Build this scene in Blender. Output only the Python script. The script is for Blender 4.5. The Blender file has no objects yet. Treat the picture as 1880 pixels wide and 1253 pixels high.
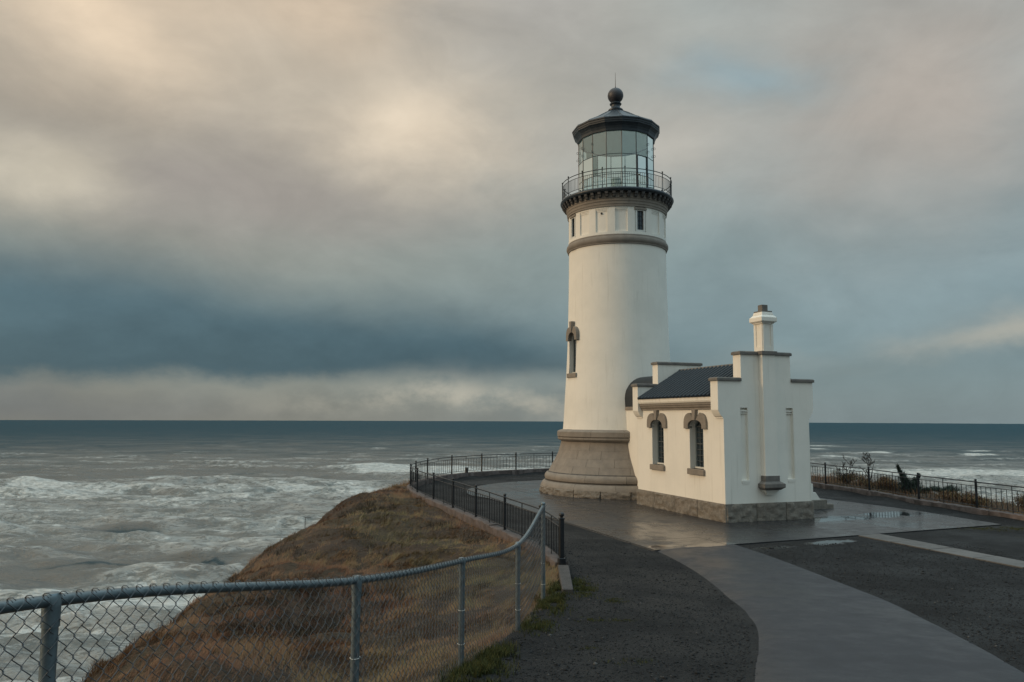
import bpy, math, random
import numpy as np
from mathutils import Vector, Matrix
from mathutils.geometry import tessellate_polygon

R = math.radians
PI = math.pi
sc = bpy.context.scene
col = sc.collection
rng = np.random.default_rng(7)
random.seed(7)

# ------------------------------------------------------------------ camera
EYE = 3.202
cam_d = bpy.data.cameras.new('camera')
cam_d.sensor_width = 36.0
cam_d.lens = 1417.47 / 1880.0 * 36.0
cam_d.clip_start = 0.05
cam_d.clip_end = 60000.0
cam = bpy.data.objects.new('camera', cam_d)
col.objects.link(cam)
cam.matrix_world = (Matrix.Translation((0, 0, EYE)) @ Matrix.Rotation(PI / 2 + 0.09923, 4, 'X')
                    @ Matrix.Rotation(0.00378, 4, 'Z'))
sc.camera = cam

sc.render.resolution_x = 1024
sc.render.resolution_y = 682
sc.view_settings.view_transform = 'Standard'
sc.view_settings.look = 'None'
sc.view_settings.exposure = 0.0
sc.view_settings.gamma = 1.0
sc.view_settings.use_curve_mapping = False
sc.cycles.max_bounces = 6
sc.cycles.transparent_max_bounces = 16
sc.cycles.use_denoising = True

# ------------------------------------------------------------------ light
SUN_AZ = R(-98.0)      # azimuth from +Y towards +X : the sun stands to the left
SUN_EL = R(17.0)
SUN_DIR = Vector((math.sin(SUN_AZ) * math.cos(SUN_EL), math.cos(SUN_AZ) * math.cos(SUN_EL), math.sin(SUN_EL)))
sun_d = bpy.data.lights.new('sun', 'SUN')
sun_d.energy = 1.32
sun_d.angle = R(16)
sun_d.color = (1.0, 0.71, 0.42)
sun = bpy.data.objects.new('sun', sun_d)
col.objects.link(sun)
sun.rotation_mode = 'QUATERNION'
sun.rotation_quaternion = SUN_DIR.to_track_quat('Z', 'Y')


# ------------------------------------------------------------------ node helper
class NT:
    def __init__(s, tree):
        s.t = tree

    def n(s, typ, ins=None, **kw):
        nd = s.t.nodes.new(typ)
        for k, v in kw.items():
            setattr(nd, k, v)
        for k, v in (ins or {}).items():
            s.set(nd.inputs[k], v)
        return nd

    def set(s, sock, v):
        if isinstance(v, bpy.types.NodeSocket):
            s.t.links.new(v, sock)
        else:
            if sock.type == 'RGBA' and not isinstance(v, (int, float)) and len(v) == 3:
                v = (*v, 1)
            sock.default_value = v

    def m(s, op, a, b=None, c=None, clamp=False):
        nd = s.t.nodes.new('ShaderNodeMath')
        nd.operation = op
        nd.use_clamp = clamp
        for i, v in enumerate((a, b, c)):
            if v is not None:
                s.set(nd.inputs[i], v)
        return nd.outputs[0]

    def ss(s, x, a, b, lo=0.0, hi=1.0):       # smoothstep
        nd = s.t.nodes.new('ShaderNodeMapRange')
        nd.interpolation_type = 'SMOOTHSTEP'
        s.set(nd.inputs[0], x)
        for i, v in ((1, a), (2, b), (3, lo), (4, hi)):
            s.set(nd.inputs[i], v)
        return nd.outputs[0]

    def mix(s, f, a, b, mode='MIX'):
        nd = s.t.nodes.new('ShaderNodeMix')
        nd.data_type = 'RGBA'
        nd.blend_type = mode
        s.set(nd.inputs[0], f)
        s.set(nd.inputs[6], a)
        s.set(nd.inputs[7], b)
        return nd.outputs[2]

    def noise(s, vec, scale, detail=4, rough=0.55, dist=0.0, out=0):
        nd = s.n('ShaderNodeTexNoise', {'Scale': scale, 'Detail': detail, 'Roughness': rough, 'Distortion': dist})
        if vec is not None:
            s.set(nd.inputs['Vector'], vec)
        return nd.outputs[out]

    def ramp(s, f, stops):
        nd = s.t.nodes.new('ShaderNodeValToRGB')
        el = nd.color_ramp.elements
        while len(el) < len(stops):
            el.new(0.5)
        for e, (p, c) in zip(el, stops):
            e.position = p
            e.color = (*c, 1) if len(c) == 3 else c
        s.set(nd.inputs[0], f)
        return nd.outputs[0]

    def mapping(s, vec, scale=(1, 1, 1), loc=(0, 0, 0), rot=(0, 0, 0)):
        nd = s.n('ShaderNodeMapping', {'Vector': vec, 'Scale': scale, 'Location': loc, 'Rotation': rot})
        return nd.outputs[0]


# ------------------------------------------------------------------ world : broken cloud at dusk
wd = bpy.data.worlds.new('World')
sc.world = wd
wd.use_nodes = True
wt = wd.node_tree
wt.nodes.clear()
w = NT(wt)
tc = w.n('ShaderNodeTexCoord').outputs['Generated']
dn = w.n('ShaderNodeVectorMath', {0: tc}, operation='NORMALIZE').outputs[0]
sx = w.n('ShaderNodeSeparateXYZ', {0: dn})
dx, dy, dz = sx.outputs
el0 = w.m('MULTIPLY', w.m('ARCSINE', dz), 180 / PI)
az0 = w.m('MULTIPLY', w.m('ARCTAN2', dx, dy), 180 / PI)
stretch = w.mapping(dn, (1.0, 1.0, 1.9))
nA = w.noise(stretch, 3.0, 5, 0.50)
nB = w.noise(w.mapping(dn, (1, 1, 2.2), (3.1, 1.7, 5.2)), 4.1, 5, 0.52)
nC = w.noise(w.mapping(dn, (1, 1, 2.1), (7.1, 2.7, 1.2)), 5.0, 6, 0.55)
nD = w.noise(w.mapping(dn, (1, 1, 1.6), (1.1, 8.7, 4.2)), 13.0, 6, 0.6)
el = w.m('ADD', el0, w.m('ADD', w.m('MULTIPLY', w.m('SUBTRACT', nA, 0.5), 7.0), w.m('MULTIPLY', w.m('SUBTRACT', nD, 0.5), 2.0)))
az = w.m('ADD', az0, w.m('MULTIPLY', w.m('SUBTRACT', nB, 0.5), 16.0))
base = w.ramp(w.m('DIVIDE', w.m('ADD', el0, 10.0), 100.0, clamp=True), [
    (0.0, (.20, .22, .225)), (0.10, (.225, .24, .235)), (0.15, (.22, .265, .275)), (0.22, (.27, .315, .31)),
    (0.30, (.385, .37, .34)), (0.39, (.46, .43, .385)), (0.60, (.92, 1.06, 1.12)), (1.0, (1.25, 1.54, 1.65))])
warm = w.ss(w.m('MULTIPLY_ADD', dx, -1.0, w.m('MULTIPLY', dy, 0.1)), -0.7, 0.75)
base = w.mix(1.0, base, w.mix(warm, (.86, 1.06, 1.17), (1.10, 1.0, .86)), 'MULTIPLY')


def gauss(a0, e0, sa, se, A=None, Ev=None):
    A = A or az
    Ev = Ev or el
    p = w.m('DIVIDE', w.m('SUBTRACT', A, a0), sa)
    q = w.m('DIVIDE', w.m('SUBTRACT', Ev, e0), se)
    return w.m('EXPONENT', w.m('MULTIPLY', w.m('MULTIPLY_ADD', p, p, w.m('MULTIPLY', q, q)), -1.0))


c = base
for (a0, e0, sa, se, colr, k) in [
        (-21, 15.5, 15, 4.2, (.365, .325, .29), .80),
        (-28.5, 27.5, 7, 5.5, (.86, .69, .50), .97),
        (-14, 29.5, 9, 4.5, (.73, .585, .43), .85),
        (-8.5, 21.0, 8.5, 3.6, (.86, .73, .56), .97),
        (-32, 15.5, 4.5, 2.2, (.66, .59, .46), .75),
        (2, 28, 7, 4.0, (.40, .385, .36), .60),
        (28, 21, 10, 9, (.47, .41, .35), .85),
        (15.5, 23.6, 4.2, 1.7, (.33, .43, .46), .85),
        (10, 18.5, 6, 2.6, (.54, .50, .43), .65),
        (17, 29, 6, 2.5, (.33, .375, .37), .45),
        (18, 5.2, 15, 4.2, (.20, .275, .295), .75),
        (32.5, 5.4, 4.5, 1.0, (.50, .48, .41), .80),
        (20, 4.0, 6.0, 0.8, (.30, .34, .33), .35),
        (-34, 1.0, 13, 2.2, (.14, .16, .17), .8)]:
    c = w.mix(w.m('MULTIPLY', gauss(a0, e0, sa, se), k), c, colr)
# the dark shower bank low over the sea on the left
elb = w.m('ADD', el0, w.m('ADD', w.m('MULTIPLY', w.m('SUBTRACT', nB, 0.5), 2.2), w.m('ADD', w.m('MULTIPLY', w.m('SUBTRACT', nC, 0.5), 3.0), w.m('MULTIPLY', w.m('SUBTRACT', nD, 0.5), 2.4))))
elu = w.m('ADD', el0, w.m('ADD', w.m('MULTIPLY', w.m('SUBTRACT', nB, 0.5), 3.0), w.m('MULTIPLY', w.m('SUBTRACT', nC, 0.5), 1.8)))
bank = w.m('MULTIPLY', w.ss(elb, 1.9, 4.0), w.m('SUBTRACT', 1.0, w.ss(w.m('ADD', elu, w.m('MULTIPLY', az0, 0.10)), 4.6, 10.2)))
bank = w.m('MULTIPLY', bank, w.m('SUBTRACT', 1.0, w.ss(az0, -3.0, 20.0, 0.0, 0.85)))
bank = w.m('MULTIPLY', bank, w.ss(az0, -140.0, -90.0))
c = w.mix(w.m('MULTIPLY', bank, .97), c, w.mix(w.ss(elb, 3.0, 9.0), (.044, .092, .122), (.085, .15, .18)))
# pale gap under it
gap = w.m('MULTIPLY', gauss(-3, 1.6, 12, 1.2, az0, el), w.m('MULTIPLY', w.ss(nD, .35, .65), .85))
c = w.mix(gap, c, (.46, .44, .37))
nF = w.noise(w.mapping(dn, (1, 1, 1.7), (4.4, 6.1, 2.3)), 7.5, 8, 0.58, 0.9)
mod = w.m('MULTIPLY_ADD', w.m('SUBTRACT', nC, 0.5), 0.46, 1.0)
mod = w.m('MULTIPLY', mod, w.m('MULTIPLY_ADD', w.m('SUBTRACT', nF, 0.5), 0.36, 1.02))
mod = w.m('MULTIPLY', mod, w.m('MULTIPLY_ADD', w.m('SUBTRACT', nD, 0.5), 0.14, 1.0))
c = w.n('ShaderNodeVectorMath', {0: c, 'Scale': mod}, operation='SCALE').outputs[0]
sky = w.n('ShaderNodeTexSky', sky_type='NISHITA', sun_disc=False)
sky.sun_elevation = SUN_EL
sky.sun_rotation = SUN_AZ
skyc = w.n('ShaderNodeVectorMath', {0: sky.outputs[0], 'Scale': 0.07}, operation='SCALE').outputs[0]
c = w.mix(0.10, c, skyc)
bg = w.n('ShaderNodeBackground', {'Color': c, 'Strength': 1.0})
w.n('ShaderNodeOutputWorld', {'Surface': bg.outputs[0]})
wd.cycles.sampling_method = 'MANUAL'
wd.cycles.sample_map_resolution = 512


# ------------------------------------------------------------------ materials
MATS = {}


def mat(name):
    m = bpy.data.materials.new(name)
    m.use_nodes = True
    t = m.node_tree
    t.nodes.clear()
    q = NT(t)
    b = q.n('ShaderNodeBsdfPrincipled')
    q.n('ShaderNodeOutputMaterial', {'Surface': b.outputs[0]})
    MATS[name] = m
    return m, q, b


def bump(q, b, h, strength=0.3, dist=0.02):
    nd = q.n('ShaderNodeBump', {'Height': h, 'Strength': strength, 'Distance': dist})
    q.set(b.inputs['Normal'], nd.outputs[0])


def simple(name, c1, c2, scale=6, rough=0.6, bscale=40, bstr=0.2, bdist=0.01, metal=0.0, rvar=0.1, stretch=(1, 1, 1), coord='Object', fine=0.25):
    m, q, b = mat(name)
    v = q.mapping(q.n('ShaderNodeTexCoord').outputs[coord], stretch)
    n1 = q.noise(v, scale, 6, 0.6)
    n2 = q.noise(v, bscale, 4, 0.6)
    f = q.m('ADD', q.m('MULTIPLY', q.ss(n1, .3, .7), 1 - fine), q.m('MULTIPLY', n2, fine), clamp=True)
    q.set(b.inputs['Base Color'], q.mix(f, c1, c2))
    q.set(b.inputs['Roughness'], q.m('MULTIPLY_ADD', n1, rvar * 2, rough - rvar))
    b.inputs['Metallic'].default_value = metal
    bump(q, b, n2, bstr, bdist)
    return m


# painted stucco: soft rain streaks, faint mottling, trowel relief
m, q, b = mat('stucco')
tcn = q.n('ShaderNodeTexCoord').outputs['Object']
n1 = q.noise(tcn, 1.1, 6, .6)
n2 = q.noise(q.mapping(tcn, (7, 7, .35)), 1.0, 5, .62)
n3 = q.noise(tcn, 55, 3, .6)
n4 = q.noise(tcn, 9, 4, .6)
cc = q.mix(q.ss(n1, .35, .7), (.845, .815, .745), (.79, .765, .70))
cc = q.mix(q.m('MULTIPLY', q.ss(n2, .54, .78), .36), cc, (.47, .44, .37))
cc = q.mix(q.m('MULTIPLY', q.ss(n4, .60, .80), .16), cc, (.60, .57, .49))
q.set(b.inputs['Base Color'], cc)
b.inputs['Roughness'].default_value = .72
bump(q, b, q.m('ADD', n3, q.m('MULTIPLY', n4, .8)), .22, .012)

# sandstone, lichen and soot
m, q, b = mat('sandstone')
tcn = q.n('ShaderNodeTexCoord').outputs['Object']
oi = q.n('ShaderNodeObjectInfo').outputs['Random']
n1 = q.noise(tcn, 3.0, 7, .65)
n2 = q.noise(tcn, 28, 5, .65)
cc = q.mix(q.ss(n1, .3, .72), (.285, .250, .212), (.215, .190, .165))
cc = q.mix(q.m('MULTIPLY', q.ss(n2, .5, .75), .45), cc, (.16, .14, .12))
cc = q.mix(q.m('MULTIPLY', oi, .22), cc, (.19, .17, .15))
q.set(b.inputs['Base Color'], cc)
b.inputs['Roughness'].default_value = .85
bump(q, b, q.m('ADD', n2, n1), .4, .02)

m, q, b = mat('rock_face')
tcn = q.n('ShaderNodeTexCoord').outputs['Object']
oi = q.n('ShaderNodeObjectInfo').outputs['Random']
n1 = q.noise(tcn, 6.0, 8, .7)
n2 = q.noise(tcn, 30, 6, .7)
cc = q.mix(q.ss(n1, .32, .68), (.32, .285, .245), (.19, .172, .150))
cc = q.mix(q.m('MULTIPLY', q.ss(n2, .45, .72), .55), cc, (.12, .105, .085))
cc = q.mix(q.m('MULTIPLY', oi, .25), cc, (.22, .20, .16))
q.set(b.inputs['Base Color'], cc)
b.inputs['Roughness'].default_value = .9
bump(q, b, q.m('ADD', n2, q.m('MULTIPLY', n1, 1.5)), 1.0, .05)

simple('coping', (.20, .18, .16), (.12, .115, .11), 5, .8, 45, .35)
simple('modillion_stone', (.11, .105, .10), (.065, .065, .068), 6, .8, 45, .3)
simple('joint', (.10, .09, .08), (.07, .065, .06), 8, .9)
simple('roof_metal', (.005, .008, .013), (.010, .015, .021), 3, .46, 60, .1, .004, .0)
simple('black_iron', (.011, .012, .014), (.022, .024, .028), 9, .38, 60, .15, .003)
simple('lantern_iron', (.016, .024, .034), (.032, .044, .056), 5, .42, 50, .2, .006)
simple('ball_iron', (.030, .033, .042), (.058, .052, .058), 4, .5, 50, .25, .006)
simple('white_paint', (.74, .74, .70), (.62, .62, .58), 6, .5, 60, .15, .004)
simple('green_frame', (.24, .27, .27), (.17, .20, .20), 6, .45, 60, .1, .004)
simple('leading', (.06, .072, .078), (.09, .10, .105), 6, .5, 60, .1, .002)
simple('galvanised', (.20, .245, .265), (.11, .14, .155), 14, .42, 120, .25, .003, .55)
simple('wire', (.065, .072, .080), (.12, .13, .14), 30, .5, 90, .1, .001, .3)
simple('old_concrete', (.24, .205, .18), (.13, .115, .105), 2.2, .85, 60, .5, .02)
simple('kerb_concrete', (.150, .118, .110), (.066, .056, .053), 3.2, .88, 40, .8, .03)
simple('stub_concrete', (.080, .072, .070), (.046, .043, .042), 5, .88, 40, .8, .03)
simple('bark', (.045, .038, .032), (.09, .08, .07), 8, .9, 60, .6, .02)
simple('interior_ceiling', (.74, .84, .84), (.66, .76, .76), 2, .6, 30, .1, .004)
simple('interior_wall', (.62, .62, .56), (.55, .55, .50), 2, .6, 30, .1, .004)
simple('door_paint', (.05, .08, .075), (.07, .10, .095), 5, .5, 40, .15, .004)
simple('brass', (.30, .22, .10), (.22, .16, .08), 9, .35, 50, .1, .002, .8)
simple('lens_glass', (.50, .60, .58), (.36, .46, .45), 6, .12, 30, .1, .003, .35)
simple('weathered_wood', (.10, .085, .07), (.06, .05, .045), 8, .9, 50, .4, .01)


# standing rain water: where it lies the ground is mirror smooth
PUDDLES = [(3.75, 19.75, .42, .16, .4), (5.05, 19.95, .62, .22, .42), (8.35, 20.62, .80, .26, .42), (6.6, 19.75, .55, .18, .38), (12.6, 26.4, 1.1, .6, .5), (10.6, 25.3, 1.3, .5, .4)]


def wet_spots(q, pos):
    n = q.n('ShaderNodeTexNoise', {'Vector': pos, 'Scale': 2.6, 'Detail': 5.0, 'Roughness': .6})
    sp = q.n('ShaderNodeSeparateXYZ', {0: pos})
    tot = None
    for (px_, py_, rx, ry, rot) in PUDDLES:
        ddx = q.m('SUBTRACT', sp.outputs[0], px_)
        ddy = q.m('SUBTRACT', sp.outputs[1], py_)
        a = q.m('DIVIDE', q.m('ADD', q.m('MULTIPLY', ddx, math.cos(rot)), q.m('MULTIPLY', ddy, math.sin(rot))), rx)
        c_ = q.m('DIVIDE', q.m('SUBTRACT', q.m('MULTIPLY', ddy, math.cos(rot)), q.m('MULTIPLY', ddx, math.sin(rot))), ry)
        d = q.m('SUBTRACT', 1.35, q.m('SQRT', q.m('MULTIPLY_ADD', a, a, q.m('MULTIPLY', c_, c_))))
        tot = d if tot is None else q.m('MAXIMUM', tot, d)
    tot = q.m('ADD', tot, q.m('MULTIPLY', q.m('SUBTRACT', n.outputs[0], .5), 2.2))
    return q.ss(tot, .15, .55)


# wet paving slabs
def wet_slab(name, c1, c2, c3, r0, r1, bs, sp_=.3):
    m, q, b = mat(name)
    tcn = q.n('ShaderNodeNewGeometry').outputs['Position']
    oi = q.n('ShaderNodeObjectInfo').outputs['Random']
    n1 = q.noise(tcn, .35, 6, .6)
    n2 = q.noise(tcn, 2.2, 6, .65)
    n3 = q.noise(tcn, 32, 4, .75)
    cc = q.mix(q.ss(n1, .35, .65), c1, c2)
    cc = q.mix(q.m('MULTIPLY', q.ss(n2, .45, .75), .6), cc, c3)
    cc = q.mix(q.m('MULTIPLY', q.m('SUBTRACT', oi, .2), .22, clamp=True), cc, c3)
    cc = q.mix(q.m('MULTIPLY', q.ss(n3, .42, .62), sp_), cc, tuple(.45 * x for x in c3))
    cc = q.mix(q.m('MULTIPLY', q.ss(n3, .56, .72), sp_), cc, tuple(1.9 * x for x in c2))
    q.set(b.inputs['Base Color'], cc)
    wet = q.m('ADD', q.m('MULTIPLY', n1, .6), q.m('MULTIPLY', n2, .4))
    rg = q.ss(wet, .38, .62, r0, r1)
    pud = wet_spots(q, tcn)
    q.set(b.inputs['Roughness'], q.m('MULTIPLY', rg, q.m('SUBTRACT', 1.0, q.m('MULTIPLY', pud, .86))))
    nd = q.n('ShaderNodeBump', {'Height': q.m('ADD', n3, q.m('MULTIPLY', n2, .3)), 'Strength': q.m('MULTIPLY', q.m('SUBTRACT', 1.0, pud), bs), 'Distance': .006})
    q.set(b.inputs['Normal'], nd.outputs[0])
    return m


wet_slab('apron', (.034, .035, .038), (.029, .030, .034), (.021, .022, .025), .17, .46, .13)
wet_slab('asphalt', (.020, .022, .029), (.025, .027, .035), (.014, .015, .020), .36, .66, .5, .5)
wet_slab('pale_concrete', (.12, .115, .11), (.10, .096, .092), (.065, .062, .06), .45, .75, .3)

m, q, b = mat('gravel')
b.inputs['Specular IOR Level'].default_value = .3
tcn = q.n('ShaderNodeNewGeometry').outputs['Position']
vor = q.n('ShaderNodeTexVoronoi', {'Vector': tcn, 'Scale': 38.0, 'Randomness': 1.0}, feature='F1')
vor2 = q.n('ShaderNodeTexVoronoi', {'Vector': tcn, 'Scale': 75.0, 'Randomness': 1.0}, feature='F1')
n1 = q.noise(tcn, .5, 6, .62)
n2 = q.noise(tcn, 5, 6, .65)
sepc = q.n('ShaderNodeSeparateColor', {0: vor.outputs['Color']}).outputs[0]
cc = q.mix(q.ss(sepc, 0.0, 1.0), (.0012, .0014, .0017), (.013, .0145, .0165))
cc = q.mix(q.m('MULTIPLY', q.ss(n1, .4, .68), .6), cc, (.007, .0075, .0085))
cc = q.mix(q.m('MULTIPLY', q.ss(n2, .60, .78), .4), cc, (.024, .023, .016))
q.set(b.inputs['Base Color'], cc)
pud = wet_spots(q, tcn)
q.set(b.inputs['Roughness'], q.m('MULTIPLY', q.ss(n1, .35, .65, .6, .88), q.m('SUBTRACT', 1.0, q.m('MULTIPLY', pud, .88))))
hh = q.m('ADD', q.m('MULTIPLY', vor.outputs['Distance'], -1.0), q.m('MULTIPLY', vor2.outputs['Distance'], -.5))
nd = q.n('ShaderNodeBump', {'Height': hh, 'Strength': q.m('MULTIPLY', q.m('SUBTRACT', 1.0, pud), .9), 'Distance': .03})
q.set(b.inputs['Normal'], nd.outputs[0])

m, q, b = mat('stones')
b.inputs['Specular IOR Level'].default_value = .3
oi = q.n('ShaderNodeAttribute', attribute_name='tint').outputs['Fac']
q.set(b.inputs['Base Color'], q.ramp(oi, [(0, (.004, .0045, .005)), (.6, (.011, .012, .014)), (.92, (.024, .026, .029)), (1, (.09, .087, .082))]))
b.inputs['Roughness'].default_value = .65

m, q, b = mat('turf')
tcn = q.n('ShaderNodeNewGeometry').outputs['Position']
nz = q.n('ShaderNodeSeparateXYZ', {0: q.n('ShaderNodeNewGeometry').outputs['Normal']}).outputs[2]
n1 = q.noise(tcn, .22, 6, .6)
n2 = q.noise(tcn, 1.3, 7, .65)
n3 = q.noise(tcn, 14, 5, .7)
cc = q.mix(q.ss(n1, .38, .62), (.070, .042, .026), (.080, .056, .030))
cc = q.mix(q.m('MULTIPLY', q.ss(n2, .5, .72), .7), cc, (.030, .022, .014))
cc = q.mix(q.m('MULTIPLY', q.ss(n3, .45, .7), .5), cc, (.022, .016, .010))
rock = q.mix(q.ss(n3, .35, .7), (.050, .044, .038), (.018, .016, .015))
cc = q.mix(q.ss(q.m('ADD', nz, q.m('MULTIPLY', q.m('SUBTRACT', n2, .5), .5)), .62, .42), cc, rock)
q.set(b.inputs['Base Color'], cc)
b.inputs['Roughness'].default_value = .95
bump(q, b, q.m('ADD', n3, n2), 1.0, .12)


def blade_mat(name, stops):
    m, q, b = mat(name)
    a = q.n('ShaderNodeAttribute', attribute_name='tint').outputs['Fac']
    q.set(b.inputs['Base Color'], q.ramp(a, stops))
    b.inputs['Roughness'].default_value = .8
    b.inputs['Specular IOR Level'].default_value = .2
    return m


blade_mat('dry_blades', [(0, (.024, .016, .011)), (.22, (.150, .070, .044)), (.42, (.225, .120, .069)), (.58, (.225, .146, .080)), (.74, (.200, .153, .076)), (.88, (.100, .100, .042)), (1, (.26, .21, .13))])
blade_mat('brush_leaves', [(0, (.016, .015, .012)), (.5, (.040, .034, .024)), (.8, (.062, .050, .034)), (1, (.11, .085, .055))])
blade_mat('moss_blades', [(0, (.018, .026, .008)), (.5, (.045, .052, .014)), (1, (.090, .084, .024))])
blade_mat('needles', [(0, (.018, .030, .026)), (.6, (.052, .076, .062)), (1, (.095, .12, .092))])

# window glass (dark rooms behind) and lantern glass
m, q, b = mat('dark_glass')
tcn = q.n('ShaderNodeTexCoord').outputs['Object']
n1 = q.noise(tcn, 2.5, 3, .5)
q.set(b.inputs['Base Color'], q.mix(n1, (.016, .027, .038), (.030, .046, .060)))
b.inputs['Roughness'].default_value = .10
b.inputs['Specular IOR Level'].default_value = .8
bump(q, b, n1, .12, .02)

m = bpy.data.materials.new('lantern_glass')
m.use_nodes = True
m.node_tree.nodes.clear()
q = NT(m.node_tree)
fr = q.n('ShaderNodeFresnel', {'IOR': 1.52}).outputs[0]
fac = q.m('MULTIPLY_ADD', fr, 1.1, .28, clamp=True)
tr = q.n('ShaderNodeBsdfTransparent', {'Color': (.86, .96, .95)})
gl = q.n('ShaderNodeBsdfGlossy', {'Color': (.90, 1.0, .98), 'Roughness': .03})
mx = q.n('ShaderNodeMixShader', {0: fac, 1: tr.outputs[0], 2: gl.outputs[0]})
q.n('ShaderNodeOutputMaterial', {'Surface': mx.outputs[0]})
MATS['lantern_glass'] = m

# sea
m, q, b = mat('sea_water')
geo = q.n('ShaderNodeNewGeometry')
pos = geo.outputs['Position']
foam_a = q.n('ShaderNodeAttribute', attribute_name='foam').outputs['Fac']
silt_shade_a = q.n('ShaderNodeAttribute', attribute_name='silt_and_shade').outputs['Fac']
crest_a = q.n('ShaderNodeAttribute', attribute_name='crest').outputs['Fac']
ps = q.mapping(pos, (.55, 1.0, 1.0), (0, 0, 0), (0, 0, R(8)))
f1 = q.noise(ps, .050, 8, .66, 1.2)
f2 = q.noise(q.mapping(pos, (.5, 1, 1), (40, 7, 0), (0, 0, R(-12))), .22, 7, .68, .8)
f3 = q.noise(ps, 1.1, 5, .7)
ridge = q.m('SUBTRACT', 1.0, q.m('MULTIPLY', q.m('ABSOLUTE', q.m('SUBTRACT', f2, .5)), 7.0), clamp=True)
f4 = q.noise(q.mapping(pos, (.6, 1.0, 1), (11, 3, 0), (0, 0, R(5))), .26, 5, .72, .9)
ft = q.m('ADD', q.m('MULTIPLY', f1, .36), q.m('ADD', q.m('MULTIPLY', f2, .34), q.m('MULTIPLY', f4, .46)))
thr = q.m('MULTIPLY_ADD', foam_a, -.40, .80)
foam = q.ss(ft, thr, q.m('ADD', thr, .15))
lace = q.m('MULTIPLY', q.m('MULTIPLY', ridge, q.ss(f1, .38, .60)), q.m('MULTIPLY', q.ss(foam_a, .05, .40), .50))
grain = q.ss(f4, .40, .60)
foam = q.m('MULTIPLY', foam, q.m('MULTIPLY_ADD', grain, .50, .50), clamp=True)
foam = q.m('MAXIMUM', foam, lace)
foam = q.m('MAXIMUM', foam, q.m('MULTIPLY', q.ss(f4, .56, .72), q.m('MULTIPLY', q.ss(foam_a, .08, .35), .42)))
foam = q.m('MAXIMUM', foam, q.m('MULTIPLY', crest_a, q.ss(q.m('ADD', f2, q.m('MULTIPLY', f3, .3)), .55, .78)))
deep = q.mix(silt_shade_a, (.006, .046, .068), (.150, .148, .136))
deep = q.mix(q.m('MULTIPLY', q.ss(f1, .4, .7), .4), deep, q.mix(silt_shade_a, (.014, .060, .076), (.110, .108, .096)))
aer = q.mix(q.m('MULTIPLY', q.ss(foam_a, .3, 1.0), .35), deep, (.16, .22, .22))
q.set(b.inputs['Base Color'], q.mix(foam, aer, (.60, .60, .57)))
q.set(b.inputs['Roughness'], q.ss(q.m('SUBTRACT', silt_shade_a, foam), 0.0, 1.0, .55, .24))
b.inputs['IOR'].default_value = 1.33
q.set(b.inputs['Specular IOR Level'], q.m('MULTIPLY_ADD', q.ss(silt_shade_a, .5, 1.0), .34, .10))
wv1 = q.noise(q.mapping(pos, (.6, 1.3, 1)), .16, 8, .62, .4)
wv2 = q.noise(q.mapping(pos, (.7, 1.2, 1)), .9, 5, .6)
bump(q, b, q.m('ADD', q.m('MULTIPLY', wv1, 3.4), q.m('ADD', q.m('MULTIPLY', wv2, .95), q.m('MULTIPLY', foam, .3))), .85, 1.0)


# ------------------------------------------------------------------ mesh helpers
def new_obj(name, me, parent=None, loc=None, rotz=None):
    o = bpy.data.objects.new(name, me)
    col.objects.link(o)
    if parent is not None:
        o.parent = parent
    if loc is not None:
        o.location = loc
    if rotz is not None:
        o.rotation_euler = (0, 0, rotz)
    return o


def tag(o, label=None, cat=None, group=None, kind=None):
    if label:
        o['label'] = label
    if cat:
        o['category'] = cat
    if group:
        o['group'] = group
    if kind:
        o['kind'] = kind
    return o


def thing(name, label, cat, loc=(0, 0, 0), rotz=0.0, group=None):
    o = bpy.data.objects.new(name, None)
    o.empty_display_size = .2
    col.objects.link(o)
    o.location = loc
    o.rotation_euler = (0, 0, rotz)
    return tag(o, label, cat, group)


def np_mesh(name, V, F, material, smooth=False, attrs=None):
    me = bpy.data.meshes.new(name)
    V = np.asarray(V, np.float32)
    F = np.asarray(F, np.int32)
    nf, k = F.shape
    me.vertices.add(len(V))
    me.vertices.foreach_set('co', V.ravel())
    me.loops.add(nf * k)
    me.loops.foreach_set('vertex_index', F.ravel())
    me.polygons.add(nf)
    me.polygons.foreach_set('loop_start', np.arange(0, nf * k, k, dtype=np.int32))
    me.polygons.foreach_set('loop_total', np.full(nf, k, np.int32))
    if smooth:
        me.polygons.foreach_set('use_smooth', np.ones(nf, bool))
    for an, av in (attrs or {}).items():
        a = me.attributes.new(an, 'FLOAT', 'POINT')
        a.data.foreach_set('value', np.asarray(av, np.float32))
    me.materials.append(MATS[material])
    me.update(calc_edges=True)
    me.validate()
    return me


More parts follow.
